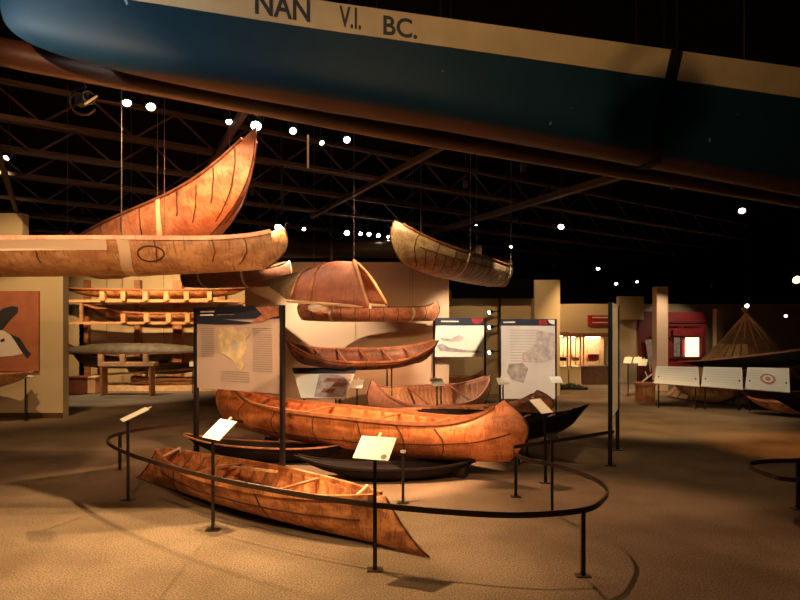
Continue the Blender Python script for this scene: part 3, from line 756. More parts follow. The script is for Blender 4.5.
# H2 long tan canoe
A = P(-215, 0, 5.5); A.z = 2.18; E = P(289, 0, 5.45); E.z = 2.20
H2, hh2 = boat('hanging_canoe', A, E, 'long tan birchbark canoe hanging level at the left edge', 'canoe', 'bark_tan', B=.46, D=.275, rise=.15, rocker=.05,
     prof=std_prof(.02, .10), pw=8, rail='bark_pink', stem='gum', thw=(-.4, 0, .4), full=3.2,
     seams=((-.2, .3, .95), (.12, .3, .95), (.55, .3, .95), (.75, .3, .95), (.86, .2, .95)), gum='bark_dark', group='hanging boats', rail_w=.035)
sling(H2, hh2, .44, 'wide cream strap around the long tan canoe', w_=.095, m='strap')
sling(H2, hh2, -.6, 'cream strap around the left end of the long tan canoe', w_=.095, m='strap')
pts = []
for k in range(25):
    a_ = 2*PI*k/24; pts.append((.53+.046*math.cos(a_), .55+.22*math.sin(a_), -1))
strip(hh2, pts, .014).build('oval_mark', 'gum', H2)
strip(hh2, [(u, .80, -1) for u in vrange(-.9, .38, 20)], .09).build('lit_side_strip', 'strap', H2)  # pale strip puts the light along the upper side into the colour
# H5 grey canoe
A = P(389, 0, 7.2); A.z = 2.46; E = P(512, 0, 11.2); E.z = 2.42
H5, hh5 = boat('hanging_canoe', A, E, 'grey-tan bark canoe with dark stitching hanging right of centre', 'canoe', 'bark_grey', B=.40, D=.34, rise=.24, rocker=.06,
     prof=std_prof(.06, .16), pw=4, rail='bark_dark', stem='gum', thw=(-.4, 0, .4),
     seams=[(-.84+.09*i, .08, .62 if i % 2 else .97) for i in range(19)], hseam=((-.8, .9, .62, .62),), seam_side=(-1, 1), group='hanging boats')
sling(H5, hh5, -.32, 'pale strap around the near half of the grey canoe', w_=.04)
sling(H5, hh5, .6, 'pale strap around the far half of the grey canoe', w_=.04)
# H4 thin red canoe far
A = P(297, 0, 11.2); A.z = 1.85; E = P(440, 0, 11.4); E.z = 1.85
H4, hh4 = boat('hanging_canoe', A, E, 'slim red-brown canoe hanging level before the pale wall', 'canoe', 'bark_red', B=.32, D=.27, rise=.13, rocker=.03,
     prof=std_prof(.05, .08), pw=8, rail='bark_dark', stem='gum', thw=(0,),
     seams=[(-.8+.2*i, .1, .95) for i in range(9)], group='hanging boats', full=3)
sling(H4, hh4, .62, 'pale strap around the right end of the slim red-brown canoe', w_=.05)
sling(H4, hh4, -.55, 'pale strap around the left end of the slim red-brown canoe', w_=.05)
# small dark canoe tip left of the shell
A = P(180, 0, 11.4); A.z = 2.48; E = P(292, 0, 10.7); E.z = 2.48
H6, hh6 = boat('hanging_canoe', A, E, 'dark brown canoe tip hanging just below the end of the long tan canoe', 'canoe', 'bark_dark', B=.34, D=.32, rise=.14, rocker=.03,
     prof=std_prof(.05, .08), pw=6, rail='bark_red', stem='strap', group='hanging boats')
sling(H6, hh6, .3, 'strap around the dark brown canoe tip', w_=.04)
sling(H6, hh6, -.5, 'strap around the far end of the dark brown canoe', w_=.04)
# H3 upturned shell: an upside-down wide bark boat, near end cut square and laced
def shell():
    O = P(330, 303, 8.0)
    t = thing('upturned_shell', O, 'pink-brown upturned bark shell hanging above the slim red-brown canoe', 'boat', 'hanging boats')
    # gunwale line (bottom) from left corner to right corner; ridge above
    gl0, gl1 = P(290, 301, 8.6), P(368, 307, 7.6)
    rd0, rd1 = P(314, 268, 9.2), P(354, 262, 8.0)
    bk0, bk1 = P(262, 284, 10.6), P(376, 296, 8.7)   # far side
    mb = MB(); rows = 14; colsn = 16; vs = []
    for i in range(rows+1):
        s_ = i/rows
        # along boat: s 0 far left -> 1 near right
        g = gl0.lerp(gl1, s_); rr = rd0.lerp(rd1, s_)+Vector((0, 0, .05*math.sin(PI*s_))); bk = g+Vector((.10+.12*s_, .9, .05))
        for j in range(colsn+1):
            a_ = j/colsn
            q0 = g.lerp(rr, a_*2) if a_ < .5 else rr.lerp(bk, a_*2-1)
            nrm = math.sin(PI*(a_*2 % 1)) if a_ not in (0, .5, 1) else 0
            q0 = q0 + Vector((-.02, -.16 if a_ < .5 else .16, .10))*nrm
            vs.append(q0)
    n = colsn+1
    fs = [(i*n+j, i*n+j+1, (i+1)*n+j+1, (i+1)*n+j) for i in range(rows) for j in range(colsn)]
    inner = [v+Vector((0, .0, -.018)) for v in vs]
    k0 = len(vs); fs2 = [tuple(k0+q for q in reversed(f)) for f in fs]
    edge = [(i*n, (i+1)*n, k0+(i+1)*n, k0+i*n) for i in range(rows)]+[(i*n+n-1, (i+1)*n+n-1, k0+(i+1)*n+n-1, k0+i*n+n-1) for i in range(rows)]
    edge += [(j, j+1, k0+j+1, k0+j) for j in range(n-1)]+[(rows*n+j, rows*n+j+1, k0+rows*n+j+1, k0+rows*n+j) for j in range(n-1)]
    mb.add(vs+inner, fs+fs2+edge).build('bark_skin', 'bark_pink', t, origin=O, smooth=True)
    MB().tube([gl0+Vector((-.04, 0, 0)), gl1+Vector((.03, 0, 0))], .022, 8).build('gunwale', 'strap', t, origin=O)
    MB().tube([gl0+Vector((.10, .9, .05)), gl1+Vector((.22, .9, .05))], .022, 8).build('gunwale', 'strap', t, origin=O)
    for i in (0, 4, rows):
        pts = [vs[i*n+j]+Vector((0, -.012, .012)) for j in range(n)]
        MB().tube(pts, .026 if i == rows else .018, 6).build('hoop', 'wood_orange' if i == rows else 'bark_tan', t, origin=O, smooth=True)
    # dark worn patch
    # tapered tail running back to the left
    tail = MB(); vs2 = []
    m2 = 8
    for i in range(m2+1):
        s_ = i/m2
        for j in range(n):
            q0 = vs[j].lerp(Vector(bk0)+Vector((0, 0, .06)), s_*.92); vs2.append(q0)
    fs3 = [(i*n+j, (i+1)*n+j, (i+1)*n+j+1, i*n+j+1) for i in range(m2) for j in range(n-1)]
    k1 = len(vs2); vs2b = [v+Vector((0, 0, -.014)) for v in vs2]
    tail.add(vs2+vs2b, fs3+[tuple(k1+q for q in reversed(f)) for f in fs3]).build('tail_skin', 'bark_grey', t, origin=O, smooth=True)
    mb = MB(); mb.lathe([(.03, -.17), (.06, -.1), (.05, 0), (.075, .08), (.03, .17)], gl0.lerp(gl1, .42)+Vector((0, .02, -.06)), 10, Matrix.Rotation(PI/2, 3, 'Y')).build('pale_bundle', 'label', t, origin=O, smooth=True)
    for q_ in (rd0, rd1):
        MB().tube([q_, Vector((q_.x, q_.y, 5.2))], .0035, 5).build('cable', 'cable', t, origin=O)
    return t
shell()
# loose vertical hanging rod and wires in the ceiling space
for px, y0, y1, Y, rr, lb in ((308, 135, 168, 7.0, .012, 'pale rod hanging at upper centre'),):
    a_, e_ = P(px, y0, Y), P(px, y1, Y)
    o = MB().tube([a_, e_], rr, 6).build('hanging_rod', 'strap', origin=e_); tag(o, lb, 'rod')

# ------------------------------------------------------------------ rails
def railing(name, pts, posts, label, closed=False, plate=True):
    c = Vector((posts[0][0], posts[0][1], 0))
    t = thing(name, c, label, 'railing')
    path = spline([Vector((x, y, .45)) for x, y in pts], 12, closed)
    MB().sweep(path, .012, .04, closed).build('rail_bar', 'metal_brown', t, origin=c, smooth=False)
    for p in posts:
        p = Vector((p[0], p[1], 0))
        q_ = MB().box(p+Vector((0, 0, .225)), (.028, .028, .45)).build('post', 'metal', t, origin=c)
        MB().box(p+Vector((0, 0, .004)), (.10, .07, .008)).build('base_plate', 'metal_brown', q_, origin=c)
    return t
def rp(px, py): g = G(px, py, .45); return (g.x, g.y)
pts = [(-1.0, 8.9), rp(250, 420.5), rp(195, 423), rp(150, 428), rp(118, 434), rp(107, 441), rp(122, 451), rp(160, 464), rp(213, 478), rp(290, 493), rp(375, 505), rp(450, 512),
       rp(520, 515), rp(583, 510), rp(603, 500), rp(607, 489), rp(592, 478), rp(560, 466.5), rp(525, 459), (1.17, 6.1), (1.21, 6.38), rp(520, 446), rp(560, 440), rp(590, 435.5), rp(614, 431.5)]
g = lambda px, py: (G(px, py).x, G(px, py).y)
railing('oval_railing', pts, [g(583, 576), g(120, 470), g(403, 503), g(545.5, 483), (1.18, 6.12), g(375, 570), (-1.0, 8.9)], 'low dark curved railing around the canoe display')
rr_c = (4.45, 5.35)
pts = [rp(797, 480), rp(770, 475), rp(752, 468), rp(750, 464), rp(765, 461.5), rp(797, 460.5), (4.6, 5.75), (5.4, 5.3), (5.2, 4.7), (4.2, 4.75)]
railing('oval_railing', pts, [g(798, 509), (5.2, 4.75)], 'low dark railing loop cut by the right edge', closed=True)

# ------------------------------------------------------------------ label stands
def label_stand(px, base_y, yaw_, label, W=.27, H=.20, tilt=38, z=.85, logo=False, pole=.012, dark=False, plate_m='label', dx=0, grp='label stands around the display'):
    p = G(px, base_y)
    t = thing('label_stand', p, label, 'label stand', grp)
    MB().box((0, 0, z/2-.01), (pole*2, pole*1.6, z-.02)).build('post', 'metal', t)
    MB().box((0, 0, .004), (.11, .09, .006)).build('base_plate', 'metal', t)
    R = Matrix.Rotation(-math.radians(yaw_), 3, 'Z') @ Matrix.Rotation(math.radians(tilt), 3, 'X')
    pl = MB().box(R @ Vector((0, 0, .006))+Vector((dx, 0, z)), (W, H, .006), R).build('label_plate', plate_m, t)
    MB().box(R @ Vector((0, 0, -.004))+Vector((dx, 0, z)), (W*.5, H*.5, .01), R).build('bracket', 'metal', t)
    if W > .1 and plate_m == 'label': MB().box(R @ Vector((0, H*.5+.015, .004))+Vector((dx, 0, z)), (.02, .05, .012), R).build('clip', 'strap', t)
    if logo:
        MB().lathe([(.022, 0), (.022, .0015)], R @ Vector((W*.34, -H*.36, .0095))+Vector((dx, 0, z)), 16, R).build('logo', 'print', pl)
    return t
label_stand(128, 500, 58, 'tilted cream label on a post at the left end of the railing', W=.22, H=.26, tilt=24, dx=.07)
label_stand(213, 530, 40, 'tilted cream label on a post in front of the brown floor canoe', W=.25, H=.22, logo=False, dx=.06)
label_stand(375, 570, 20, 'tilted cream label with grey logo at bottom right, nearest to the viewer', W=.27, H=.21, logo=True, z=.86)
label_stand(545, 483, -40, 'tilted cream label at the right end of the orange canoe', W=.2, H=.22, dx=-.05)
label_stand(552, 512, -30, 'small dark-backed label post just right of the orange canoe', W=.12, H=.08, z=.70, plate_m='metal')
label_stand(357, 438.5, 10, 'small cream label in front of the low text panel', W=.20, H=.2, z=.85)
label_stand(437, 435, -20, 'small cream label above the pink canoe', W=.22, H=.18, z=.85)
label_stand(503, 433, -10, 'small cream label left of the tall text panel', W=.2, H=.16, z=.85)
label_stand(556, 430, -10, 'small pale label at the lower right of the tall text panel', W=.2, H=.16, z=.85)
label_stand(403, 503, 0, 'dark empty post behind the railing at the centre', W=.05, H=.04, z=.50, plate_m='metal')
label_stand(441, 428, 0, 'thin dark post beside the pink canoe', W=.05, H=.04, z=.72, plate_m='metal')
label_stand(25.5, 421, 40, 'label stand with flat top standing by the left wall', W=.28, H=.2, tilt=8, z=.82)
for px, by, lb in ((628, 396, 'left'), (637.5, 396, 'middle'), (643, 401, 'right')):
    label_stand(px, by, 40, 'small %s label of three by the distant crate' % lb, W=.2, H=.2, tilt=50, z=.92, grp='labels by the crate')

# ------------------------------------------------------------------ standing text panels
def panel(nm, xa, ya, xb, yb, z0_, z1_, label, header='navy', poles=(1, 1), art=None, pole_w=.05, head_h=.13, body='label', extra=0, toppole=False):
    A = Vector((xa, ya, 0)); B_ = Vector((xb, yb, 0)); d = (B_-A); L = d.length; d.normalize(); n = Vector((d.y, -d.x, 0))  # n faces camera
    if n.y > 0: n = -n
    t = thing(nm, A, label, 'panel')
    sh = MB(); c = (A+B_)/2+Vector((0, 0, (z0_+z1_)/2)); R = Matrix((d, -n, Vector((0, 0, 1)))).transposed()
    bd_ = sh.box(c, (L, .012, z1_-z0_), R).build('panel_board', body, t, origin=A)
    hd = MB().box((A+B_)/2+n*.008+Vector((0, 0, z1_-head_h/2)), (L*.998, .006, head_h), R).build('header', header, bd_, origin=A)
    for s_, p in ((0, A), (1, B_)):
        if poles[s_]:
            MB().box(p+Vector((0, 0, z1_/2))+(-d if s_ == 0 else d)*pole_w*.5, (pole_w, pole_w, z1_), R).build('pole', 'metal', t, origin=A)
            MB().box(p+Vector((0, 0, .005))+(-d if s_ == 0 else d)*pole_w*.5, (.14, .14, .01), R).build('foot_plate', 'metal', t, origin=A)
    def on(fx, fz, w_, h_, m, part='print_block', parent=bd_, o_=.009, th=.003):
        q_ = A+d*(L*fx)+n*o_+Vector((0, 0, z0_+(z1_-z0_)*fz))
        MB().box(q_, (w_*L, th, h_*(z1_-z0_)), R).build(part, m, parent, origin=A)
    def blob(pp, m, part='picture', o_=.010):
        pts = [A+d*(L*fx)+n*o_+Vector((0, 0, z0_+(z1_-z0_)*fz)) for fx, fz in pp]
        MB().poly(pts, .002, n).build(part, m, bd_, origin=A)
    if art: art(on, blob)
    return t
M['map_sand'] = plain('map_sand', (.42, .33, .19), .7, noise=.25, scale=10)
M['map_grey'] = plain('map_grey', (.30, .27, .24), .7)
M['panel_tan'] = plain('panel_tan', (.36, .27, .225), .6, noise=.06, scale=3)
M['panel_pale'] = plain('panel_pale', (.70, .62, .58), .6, noise=.05, scale=3)
M['photo_brown'] = plain('photo_brown', (.30, .12, .06), .6, noise=.4, scale=14)
M['sketch'] = plain('sketch_grey', (.40, .33, .31), .7, noise=.4, scale=9)
M['sketch2'] = plain('sketch_pale', (.55, .45, .42), .7, noise=.3, scale=9)
def art_map(on, blob):
    on(.14, .945, .18, .018, 'white', 'title', o_=.0135); on(.13, .905, .17, .018, 'white', 'title', o_=.0135); on(.37, .905, .22, .01, 'print', 'title', o_=.0135)
    blob([(.72, .99), (.985, .99), (.985, .88), (.90, .86), (.80, .815), (.68, .81), (.74, .86), (.80, .90)], 'photo_brown', 'header_photo', .0125)
    blob([(0, .87), (0, .80), (.25, .79), (.55, .785), (.68, .80), (.68, .81), (.5, .83), (.25, .86)], 'navy', 'header_curve')
    blob([(.30, .78), (.27, .62), (.28, .45), (.36, .42), (.46, .36), (.50, .27), (.55, .23), (.60, .30), (.56, .38), (.62, .48), (.60, .60), (.66, .68), (.60, .75), (.52, .68), (.46, .76), (.38, .74)], 'map_sand', 'map')
    blob([(.45, .60), (.49, .61), (.52, .55), (.50, .48), (.46, .48), (.43, .54)], 'map_grey', 'map_water', .0135)
    for k in range(14): on(.14, .74-.026*k, .17, .006, 'print', 'text_line')
    for k in range(20): on(.80, .74-.026*k, .22, .006, 'print', 'text_line')
    for k in range(5): on(.48, .22-.028*k, .34, .005, 'print', 'text_line')
pa, pb = G(195, 457), G(287, 471)
panel('map_panel', P(197.5, 0, pa.y).x, pa.y, P(281, 0, pb.y).x, pb.y, .93, 2.0, 'tall standing panel with map of a continent and dark header', 'navy', art=art_map, head_h=.16, body='panel_tan')
def art_sketch(on, blob):
    on(.30, .91, .36, .03, 'white', 'title', o_=.0135)
    blob([(.74, .99), (.985, .99), (.97, .90), (.86, .84), (.76, .88)], 'red', 'header_photo', .0125)
    blob([(.10, .50), (.30, .46), (.50, .56), (.58, .50), (.52, .42), (.35, .40), (.14, .42)], 'sketch2')
    blob([(.03, .30), (.15, .34), (.28, .24), (.60, .18), (.97, .14), (.97, .10), (.50, .12), (.1, .16)], 'sketch')
panel('sketch_panel', P(435, 0, 11.85).x, 11.85, P(484, 0, 11.85).x, 11.85, 1.17, 1.94, 'small bright standing panel with a pencil landscape', 'navy', art=art_sketch, head_h=.15, body='label', pole_w=.04)
def art_tall(on, blob):
    on(.15, .96, .22, .016, 'white', 'title', o_=.0135)
    blob([(.70, .99), (.85, .99), (.85, .93), (.70, .92)], 'red', 'header_photo', .0125)
    blob([(.86, .99), (.99, .99), (.99, .93), (.90, .95)], 'label', 'header_photo', .0125)
    blob([(.66, .86), (.99, .82), (.99, .50), (.70, .45), (.40, .46), (.38, .56), (.52, .62), (.64, .70)], 'sketch2')
    blob([(.14, .44), (.40, .45), (.50, .38), (.42, .20), (.20, .24), (.10, .34)], 'sketch')
    for k in range(12): on(.42, .86-.035*k, .5, .005, 'map_grey', 'text_line')
panel('text_panel', P(501, 0, 11).x, 11, P(555, 0, 11).x, 11, .44, 1.9, 'tall standing panel with text and grey pictures right of centre', 'navy', art=art_tall, head_h=.12, body='panel_pale', pole_w=.03)
# edge-on panel at right
pa, pb = G(611, 465), G(615.5, 451)
panel('edge_on_panel', P(610.5, 0, pa.y).x, pa.y, P(617.5, 0, 8.5).x, 8.5, .58, 2.05, 'white panel seen nearly edge-on between two black poles', 'white', body='label', head_h=.05, pole_w=.05)
# low tilted text panel below the dark red canoe
t = thing('low_text_panel', P(330, 420, 10.4), 'low tilted white text panel with dark photo below the dark red canoe', 'panel'); O = t.location.copy()
q4 = [P(292, 368, 10.0), P(357, 368, 10.0), P(345, 398, 9.6), P(301, 398, 9.6)]
nn = (q4[1]-q4[0]).cross(q4[3]-q4[0]).normalized()
if nn.y > 0: nn = -nn
O.z = 0; t.location = O
bdp = MB().poly([p for p in q4], -.02, nn).build('panel_board', 'label', t, origin=O)
def inq(fx, fy): return (q4[0].lerp(q4[1], fx)).lerp(q4[3].lerp(q4[2], fx), fy)
MB().poly([inq(0, 0)+nn*.003, inq(1, 0)+nn*.003, inq(1, .2)+nn*.003, inq(0, .2)+nn*.003], .004, nn).build('header', 'navy', bdp, origin=O)
MB().poly([inq(.42, .22)+nn*.003, inq(.98, .22)+nn*.003, inq(.98, .97)+nn*.003, inq(.30, .97)+nn*.003], .004, nn).build('photo', 'sketch', bdp, origin=O)
for k, (a_, b2) in enumerate(((.55, .45), (.7, .6), (.5, .8))):
    MB().poly([inq(a_, b2-.1)+nn*.008, inq(a_+.25, b2-.08)+nn*.008, inq(a_+.2, b2+.04)+nn*.008, inq(a_-.05, b2+.03)+nn*.008], .003, nn).build('photo_figure', 'photo_brown', bdp, origin=O)
for px in (304, 340): MB().tube([P(px, 385, 9.85)-O, Vector((P(px, 0, 9.85).x, 9.85, 0))-O], .015, 8).build('leg', 'metal', t)
o = MB().box(P(346, 396, 9.3)-Vector((0, 0, .2)), (.4, .3, .5)).build('dark_box', 'bark_dark', origin=P(346, 396, 9.3)*1)
bpy.data.objects.remove(o)

# ------------------------------------------------------------------ left wall: painting, boat, etc.
Yp = 11.55
t = thing('painting', P(18, 371, Yp), 'rust-red painting of a black and white animal on the left wall', 'painting'); O = t.location.copy()
M['faint'] = plain('faint_print', (.62, .57, .47), .7)
M['rust'] = plain('rust_canvas', (.40, .13, .06), .7, noise=.15, scale=3)
cv = MB().box((P(-20, 331, Yp)+P(39, 331, Yp))/2, (59*Yp/F, .04, 80*Yp/F)).build('canvas', 'rust', t, origin=O)
pp = lambda px, py, o_=.025: P(px, py, Yp-o_)
MB().poly([pp(*q) for q in ((-20, 322), (-5, 326), (6, 332), (18, 340), (24, 348), (22, 354), (12, 356), (-20, 358))], .004, (0, -1, 0)).build('white_body', 'white', cv, origin=O)
MB().poly([pp(x, y, .031) for x, y in ((-8, 330), (-6, 315), (4, 308), (12, 306), (18, 307), (18, 312), (8, 322), (2, 330))], .004, (0, -1, 0)).build('black_fin', 'ink', cv, origin=O)
MB().poly([pp(x, y, .031) for x, y in ((10, 334), (20, 338), (26, 348), (31, 354), (27, 358), (20, 349), (15, 341))], .004, (0, -1, 0)).build('black_tail', 'ink', cv, origin=O)
MB().poly([pp(x, y, .033) for x, y in ((0, 340), (4, 338), (5, 341), (1, 342))], .004, (0, -1, 0)).build('eye', 'red_dark', cv, origin=O)
A = P(-110, 0, 10.9); A.z = .55; E = P(27, 0, 10.9); E.z = .55
CL, hl = boat('dugout_canoe', A, E, 'brown dugout canoe below the painting, cut by the left edge', 'canoe', 'bark_tan', B=.34, D=.34, rise=.06, rocker=.12, prof=std_prof(-.1, .45), pw=3, rail='wood_rail', stem=None, endv=.8, group=None)
for u, lb in ((-.5, 'hidden'), (.68, 'visible')):
    p = loc2w(CL, hl.S(u, 0, 1)); trestle(p, p.z-.02, CL.rotation_euler.z, '%s metal stand under the brown dugout below the painting' % lb, .5)

# ------------------------------------------------------------------ storage area, left back
def rack(py, Y, px0, px1, label):
    a_, e_ = P(px0, py, Y), P(px1, py, Y)
    t = thing('rack_shelf', (a_.x, Y, 0), label, 'rack', 'storage rack shelves'); O = t.location.copy()
    MB().bar(a_, e_, .08, .07).build('front_beam', 'wood_orange', t, origin=O)
    MB().bar(a_+Vector((0, 1.0, 0)), e_+Vector((0, 1.0, 0)), .08, .07).build('back_beam', 'wood_orange', t, origin=O)
    return t, O
for i, (px, w_) in enumerate(((87, 5), (138, 6), (178, 9), (222, 8))):
    struct(MB().box((P(px, 0, 18.1).x, 18.12, 1.6), (w_*18/F, .18, 3.2)).build('trim_%d' % (40+i), M['crate'] if i > 1 else M['wood_rail']))
for py, lst, lb in ((301, (103, 124, 146, 167, 187, 210), 'upper orange timber shelf of the storage rack'), (323, (124, 147, 169, 188, 210), 'lower orange timber shelf of the storage rack')):
    t, O = rack(py, 16.4, 68, 262, lb)
    for px in lst:
        MB().box(P(px, py-5, 16.35), (.13, .12, .24)).build('peg', 'wood_orange', t, origin=O)
    for px in (72, 240):
        c = P(px, 0, 16.9); MB().box((c.x, 17.4, (P(0, py, 16.4).z)/2), (.08, .08, P(0, py, 16.4).z)).build('upright', 'wood_orange', t, origin=O)
def sboat(px0, px1, pz, Y, label, mt, B=.35, D=.3, flip=False, rise=.15, dy=.0, **k):
    A = P(px0, pz, Y); E = P(px1, pz, Y+dy); E.z = A.z
    return boat('stored_canoe', A, E, label, 'canoe', mt, B=B, D=D, rise=rise, rocker=.06, flip=flip, nu=26, rail_w=.04, stem=None, **k)
sboat(68, 245, 299, 16.95, 'long orange-brown canoe on the upper storage shelf', 'bark_front', rise=.12, D=.24, prof=std_prof(-.15, .3), full=2, pw=3)
sboat(92, 262, 321.5, 16.95, 'orange-brown canoe with upturned end on the lower storage shelf', 'bark_front', rise=.3, D=.22, prof=std_prof(-.15, .3), full=2, pw=3)
o, h_ = sboat(68, 200, 342, 16.7, 'dark grey upturned canoe hanging below the storage shelves', 'fur', D=.27, flip=True, rise=-.05, prof=std_prof(-.05, .25), B=.34, rail='wood_dark', full=2)
o.location.z = P(0, 343, 16.7).z
for u in (-.55, .1, .6):
    p = loc2w(o, h_.S(u, 0, 1)); q_ = MB().tube([p+Vector((0, 0, -.02)), (p.x, p.y, 5.2)], .008, 5).build('hanging_wire', 'cable', origin=p)
    tag(q_, {-.55: 'left', .1: 'middle', .6: 'right'}[u]+' thin wire holding up the dark grey upturned canoe', 'wire', 'wires of the upturned canoe')
cb, hb2 = sboat(72, 175, 368.5, 17.0, 'green-black canoe with sharp raised end behind the timber bench', 'fur', rise=.42, D=.30, pw=2.6, prof=std_prof(-.1, .25))
cc, hc2 = sboat(125, 196, 374, 17.2, 'grey-brown canoe low on the storage rack to the right', 'fur', rise=.1)
cd_, hd2 = sboat(130, 200, 386, 17.2, 'tan canoe on the lowest level of the storage rack', 'bark_tan', rise=.08, D=.22)
t = thing('storage_platform', (P(140, 0, 17).x, 17.1, 0), 'low pale wooden platform under the stored canoes', 'platform'); O = t.location.copy()
MB().box((P(155, 0, 17).x, 17.3, .07), (5.0, 1.2, .14)).build('deck', 'wood_pale', t, origin=O)
MB().bar(P(130, 383, 16.8), P(245, 379, 16.8), .05, .05).build('lower_beam', 'wood_dark', t, origin=O)
MB().bar(P(95, 375, 16.9), P(245, 366, 16.9), .06, .05).build('upper_beam', 'wood_pale', t, origin=O)
for px in (98, 146, 200, 243): c = P(px, 0, 16.85).x; MB().box((c, 16.9, .35), (.06, .06, .7)).build('upright', 'wood_rail', t, origin=O)
t = thing('timber_bench', (P(134, 0, 15.6).x, 15.6, 0), 'orange timber bench in front of the stored canoes', 'bench'); O = t.location.copy()
MB().bar(P(101, 364, 15.6), P(156, 364, 15.6), .3, .10).build('seat', 'wood_orange', t, origin=O)
for px in (101, 123, 146): MB().box(P(px, 360, 15.5), (.12, .1, .3)).build('peg', 'wood_orange', t, origin=O)
for px in (104, 152):
    MB().box((P(px, 0, 15.6).x, 15.6, .37), (.05, .3, .74)).build('leg', 'wood_rail', t, origin=O)
t = thing('storage_chest', (P(74, 0, 15.7).x, 15.7, 0), 'dark red wooden chest on the storage floor', 'chest'); O = t.location.copy()
MB().box(P(75.5, 386, 15.7)+Vector((0, .2, 0)), (.42, .4, .42)).build('body', 'box_red', t, origin=O, bevel=.01)
MB().box(P(75.5, 377.5, 15.7)+Vector((0, .2, 0)), (.46, .44, .05)).build('lid', 'box_red', t, origin=O, bevel=.01)
t = thing('storage_chest', (P(88, 0, 15.8).x, 15.8, 0), 'tan wooden chest beside the dark red chest', 'chest'); O = t.location.copy()
MB().box(P(88, 386, 15.9)+Vector((0, .2, 0)), (.38, .4, .40)).build('body', 'wood_orange', t, origin=O, bevel=.01)
MB().box(P(88, 377.5, 15.9)+Vector((0, .2, 0)), (.42, .44, .05)).build('lid', 'wood_pale', t, origin=O, bevel=.01)
t = thing('small_placard', P(192.5, 388, 16), 'tiny white placard beside the map panel', 'placard'); O = t.location.copy(); O.z = 0; t.location = O
MB().box(P(192.5, 364, 16), (.16, .02, .13)).build('card', 'label', t, origin=O)
MB().tube([P(192.5, 366, 16.02), Vector((P(192.5, 0, 16).x, 16.02, 0))], .012, 6).build('post', 'metal', t, origin=O)
# framed fluted shapes behind (legs of a visitor seen below the map panel)
# striped seat by the map panel
# ------------------------------------------------------------------ right side: wall cases
Yc = 18.6
def case(px0, px1, py0, py1, label, content):
    a_, e_ = P(px0, py1, Yc), P(px1, py0, Yc); c = (a_+e_)/2; w_ = e_.x-a_.x; h_ = e_.z-a_.z; dpt = .7
    t = thing('display_case', (c.x, Yc+.35, 0), label, 'display case', 'lit wall display cases'); O = t.location.copy()
    MB().box((c.x, Yc+.42, a_.z/2), (w_, dpt, a_.z)).build('plinth', 'wood_dark' if w_ > .8 else 'wall', t, origin=O)
    MB().box((c.x, Yc+.75, c.z), (w_, .04, h_)).build('back_panel', 'wood_pale', t, origin=O)
    MB().box((c.x, Yc+.4, e_.z+.06), (w_, dpt+.05, .12)).build('top', 'wood_rail', t, origin=O)
    for x in (a_.x+.03, e_.x-.03): MB().box((x, Yc+.06, c.z), (.05, .05, h_)).build('frame_post', 'wood_orange', t, origin=O)
    MB().box((c.x, Yc+.05, c.z), (w_-.1, .012, h_-.02)).build('glass_pane', 'glass', t, origin=O)
    l = bpy.data.lights.new('case_lamp', 'AREA'); l.energy = 7; l.size = w_*.7; l.color = NEUT
    lo = bpy.data.objects.new('case_lamp', l); COL.objects.link(lo); lo.parent = t; lo.location = Vector((c.x, Yc+.45, e_.z-.02))-O
    st_ = MB().box((c.x, Yc+.45, e_.z-.008), (w_*.5, .08, .016)).build('light_strip', 'lens_soft', t, origin=O)
    content(t, O, a_, e_)
    return t
def model_boat(px0, px1, py, label, mt='bark_red'):
    A = P(px0, py, Yc+.4); E = P(px1, py, Yc+.4)
    boat('model_canoe', A, E, label, 'model canoe', mt, B=.12, D=.11, rise=.12, rocker=.03, nu=20, rail_w=.015, stem=None, th=.006, group='model canoes in the wall cases')
nothing = lambda *a: None
case(557, 569, 336, 366.5, 'narrow lit wall case at the left of the row', nothing)
case(570, 582, 337, 366.5, 'middle lit wall case of the row', nothing)
case(583, 612, 337, 366.5, 'wide lit wall case behind the edge-on panel', nothing)
for a_ in ((570.6, 581.4, 361, 'dark model canoe in the middle wall case', 'bark_dark'), (585, 598, 361.5, 'orange model canoe in the wide wall case', 'bark_orange'), (558, 568, 361, 'dark model in the narrow wall case', 'skin_dark')):
    model_boat(*a_)
# small model house in wide case
t = thing('model_lodge', P(594, 366, Yc+.2), 'small red framed model in the wide wall case', 'model'); O = t.location.copy()
MB().box(O+Vector((0, .05, .28)), (.34, .02, .18)).build('hide_sheet', 'red', t, origin=O)
for x in (-.2, .2): MB().box(O+Vector((x, .05, .25)), (.02, .02, .5)).build('upright', 'wood_orange', t, origin=O)
# red sign above
t = thing('red_sign', P(598.5, 320, 19.3), 'small red sign with two pale lines above the wall cases', 'sign'); O = t.location.copy()
MB().box(P(599, 320.5, 19.46), (.72, .08, .34)).build('board', 'red', t, origin=O)
for k in (317.5, 322.5): MB().box(P(600, k, 19.41), (.5, .02, .03)).build('text_line', 'label', t, origin=O)
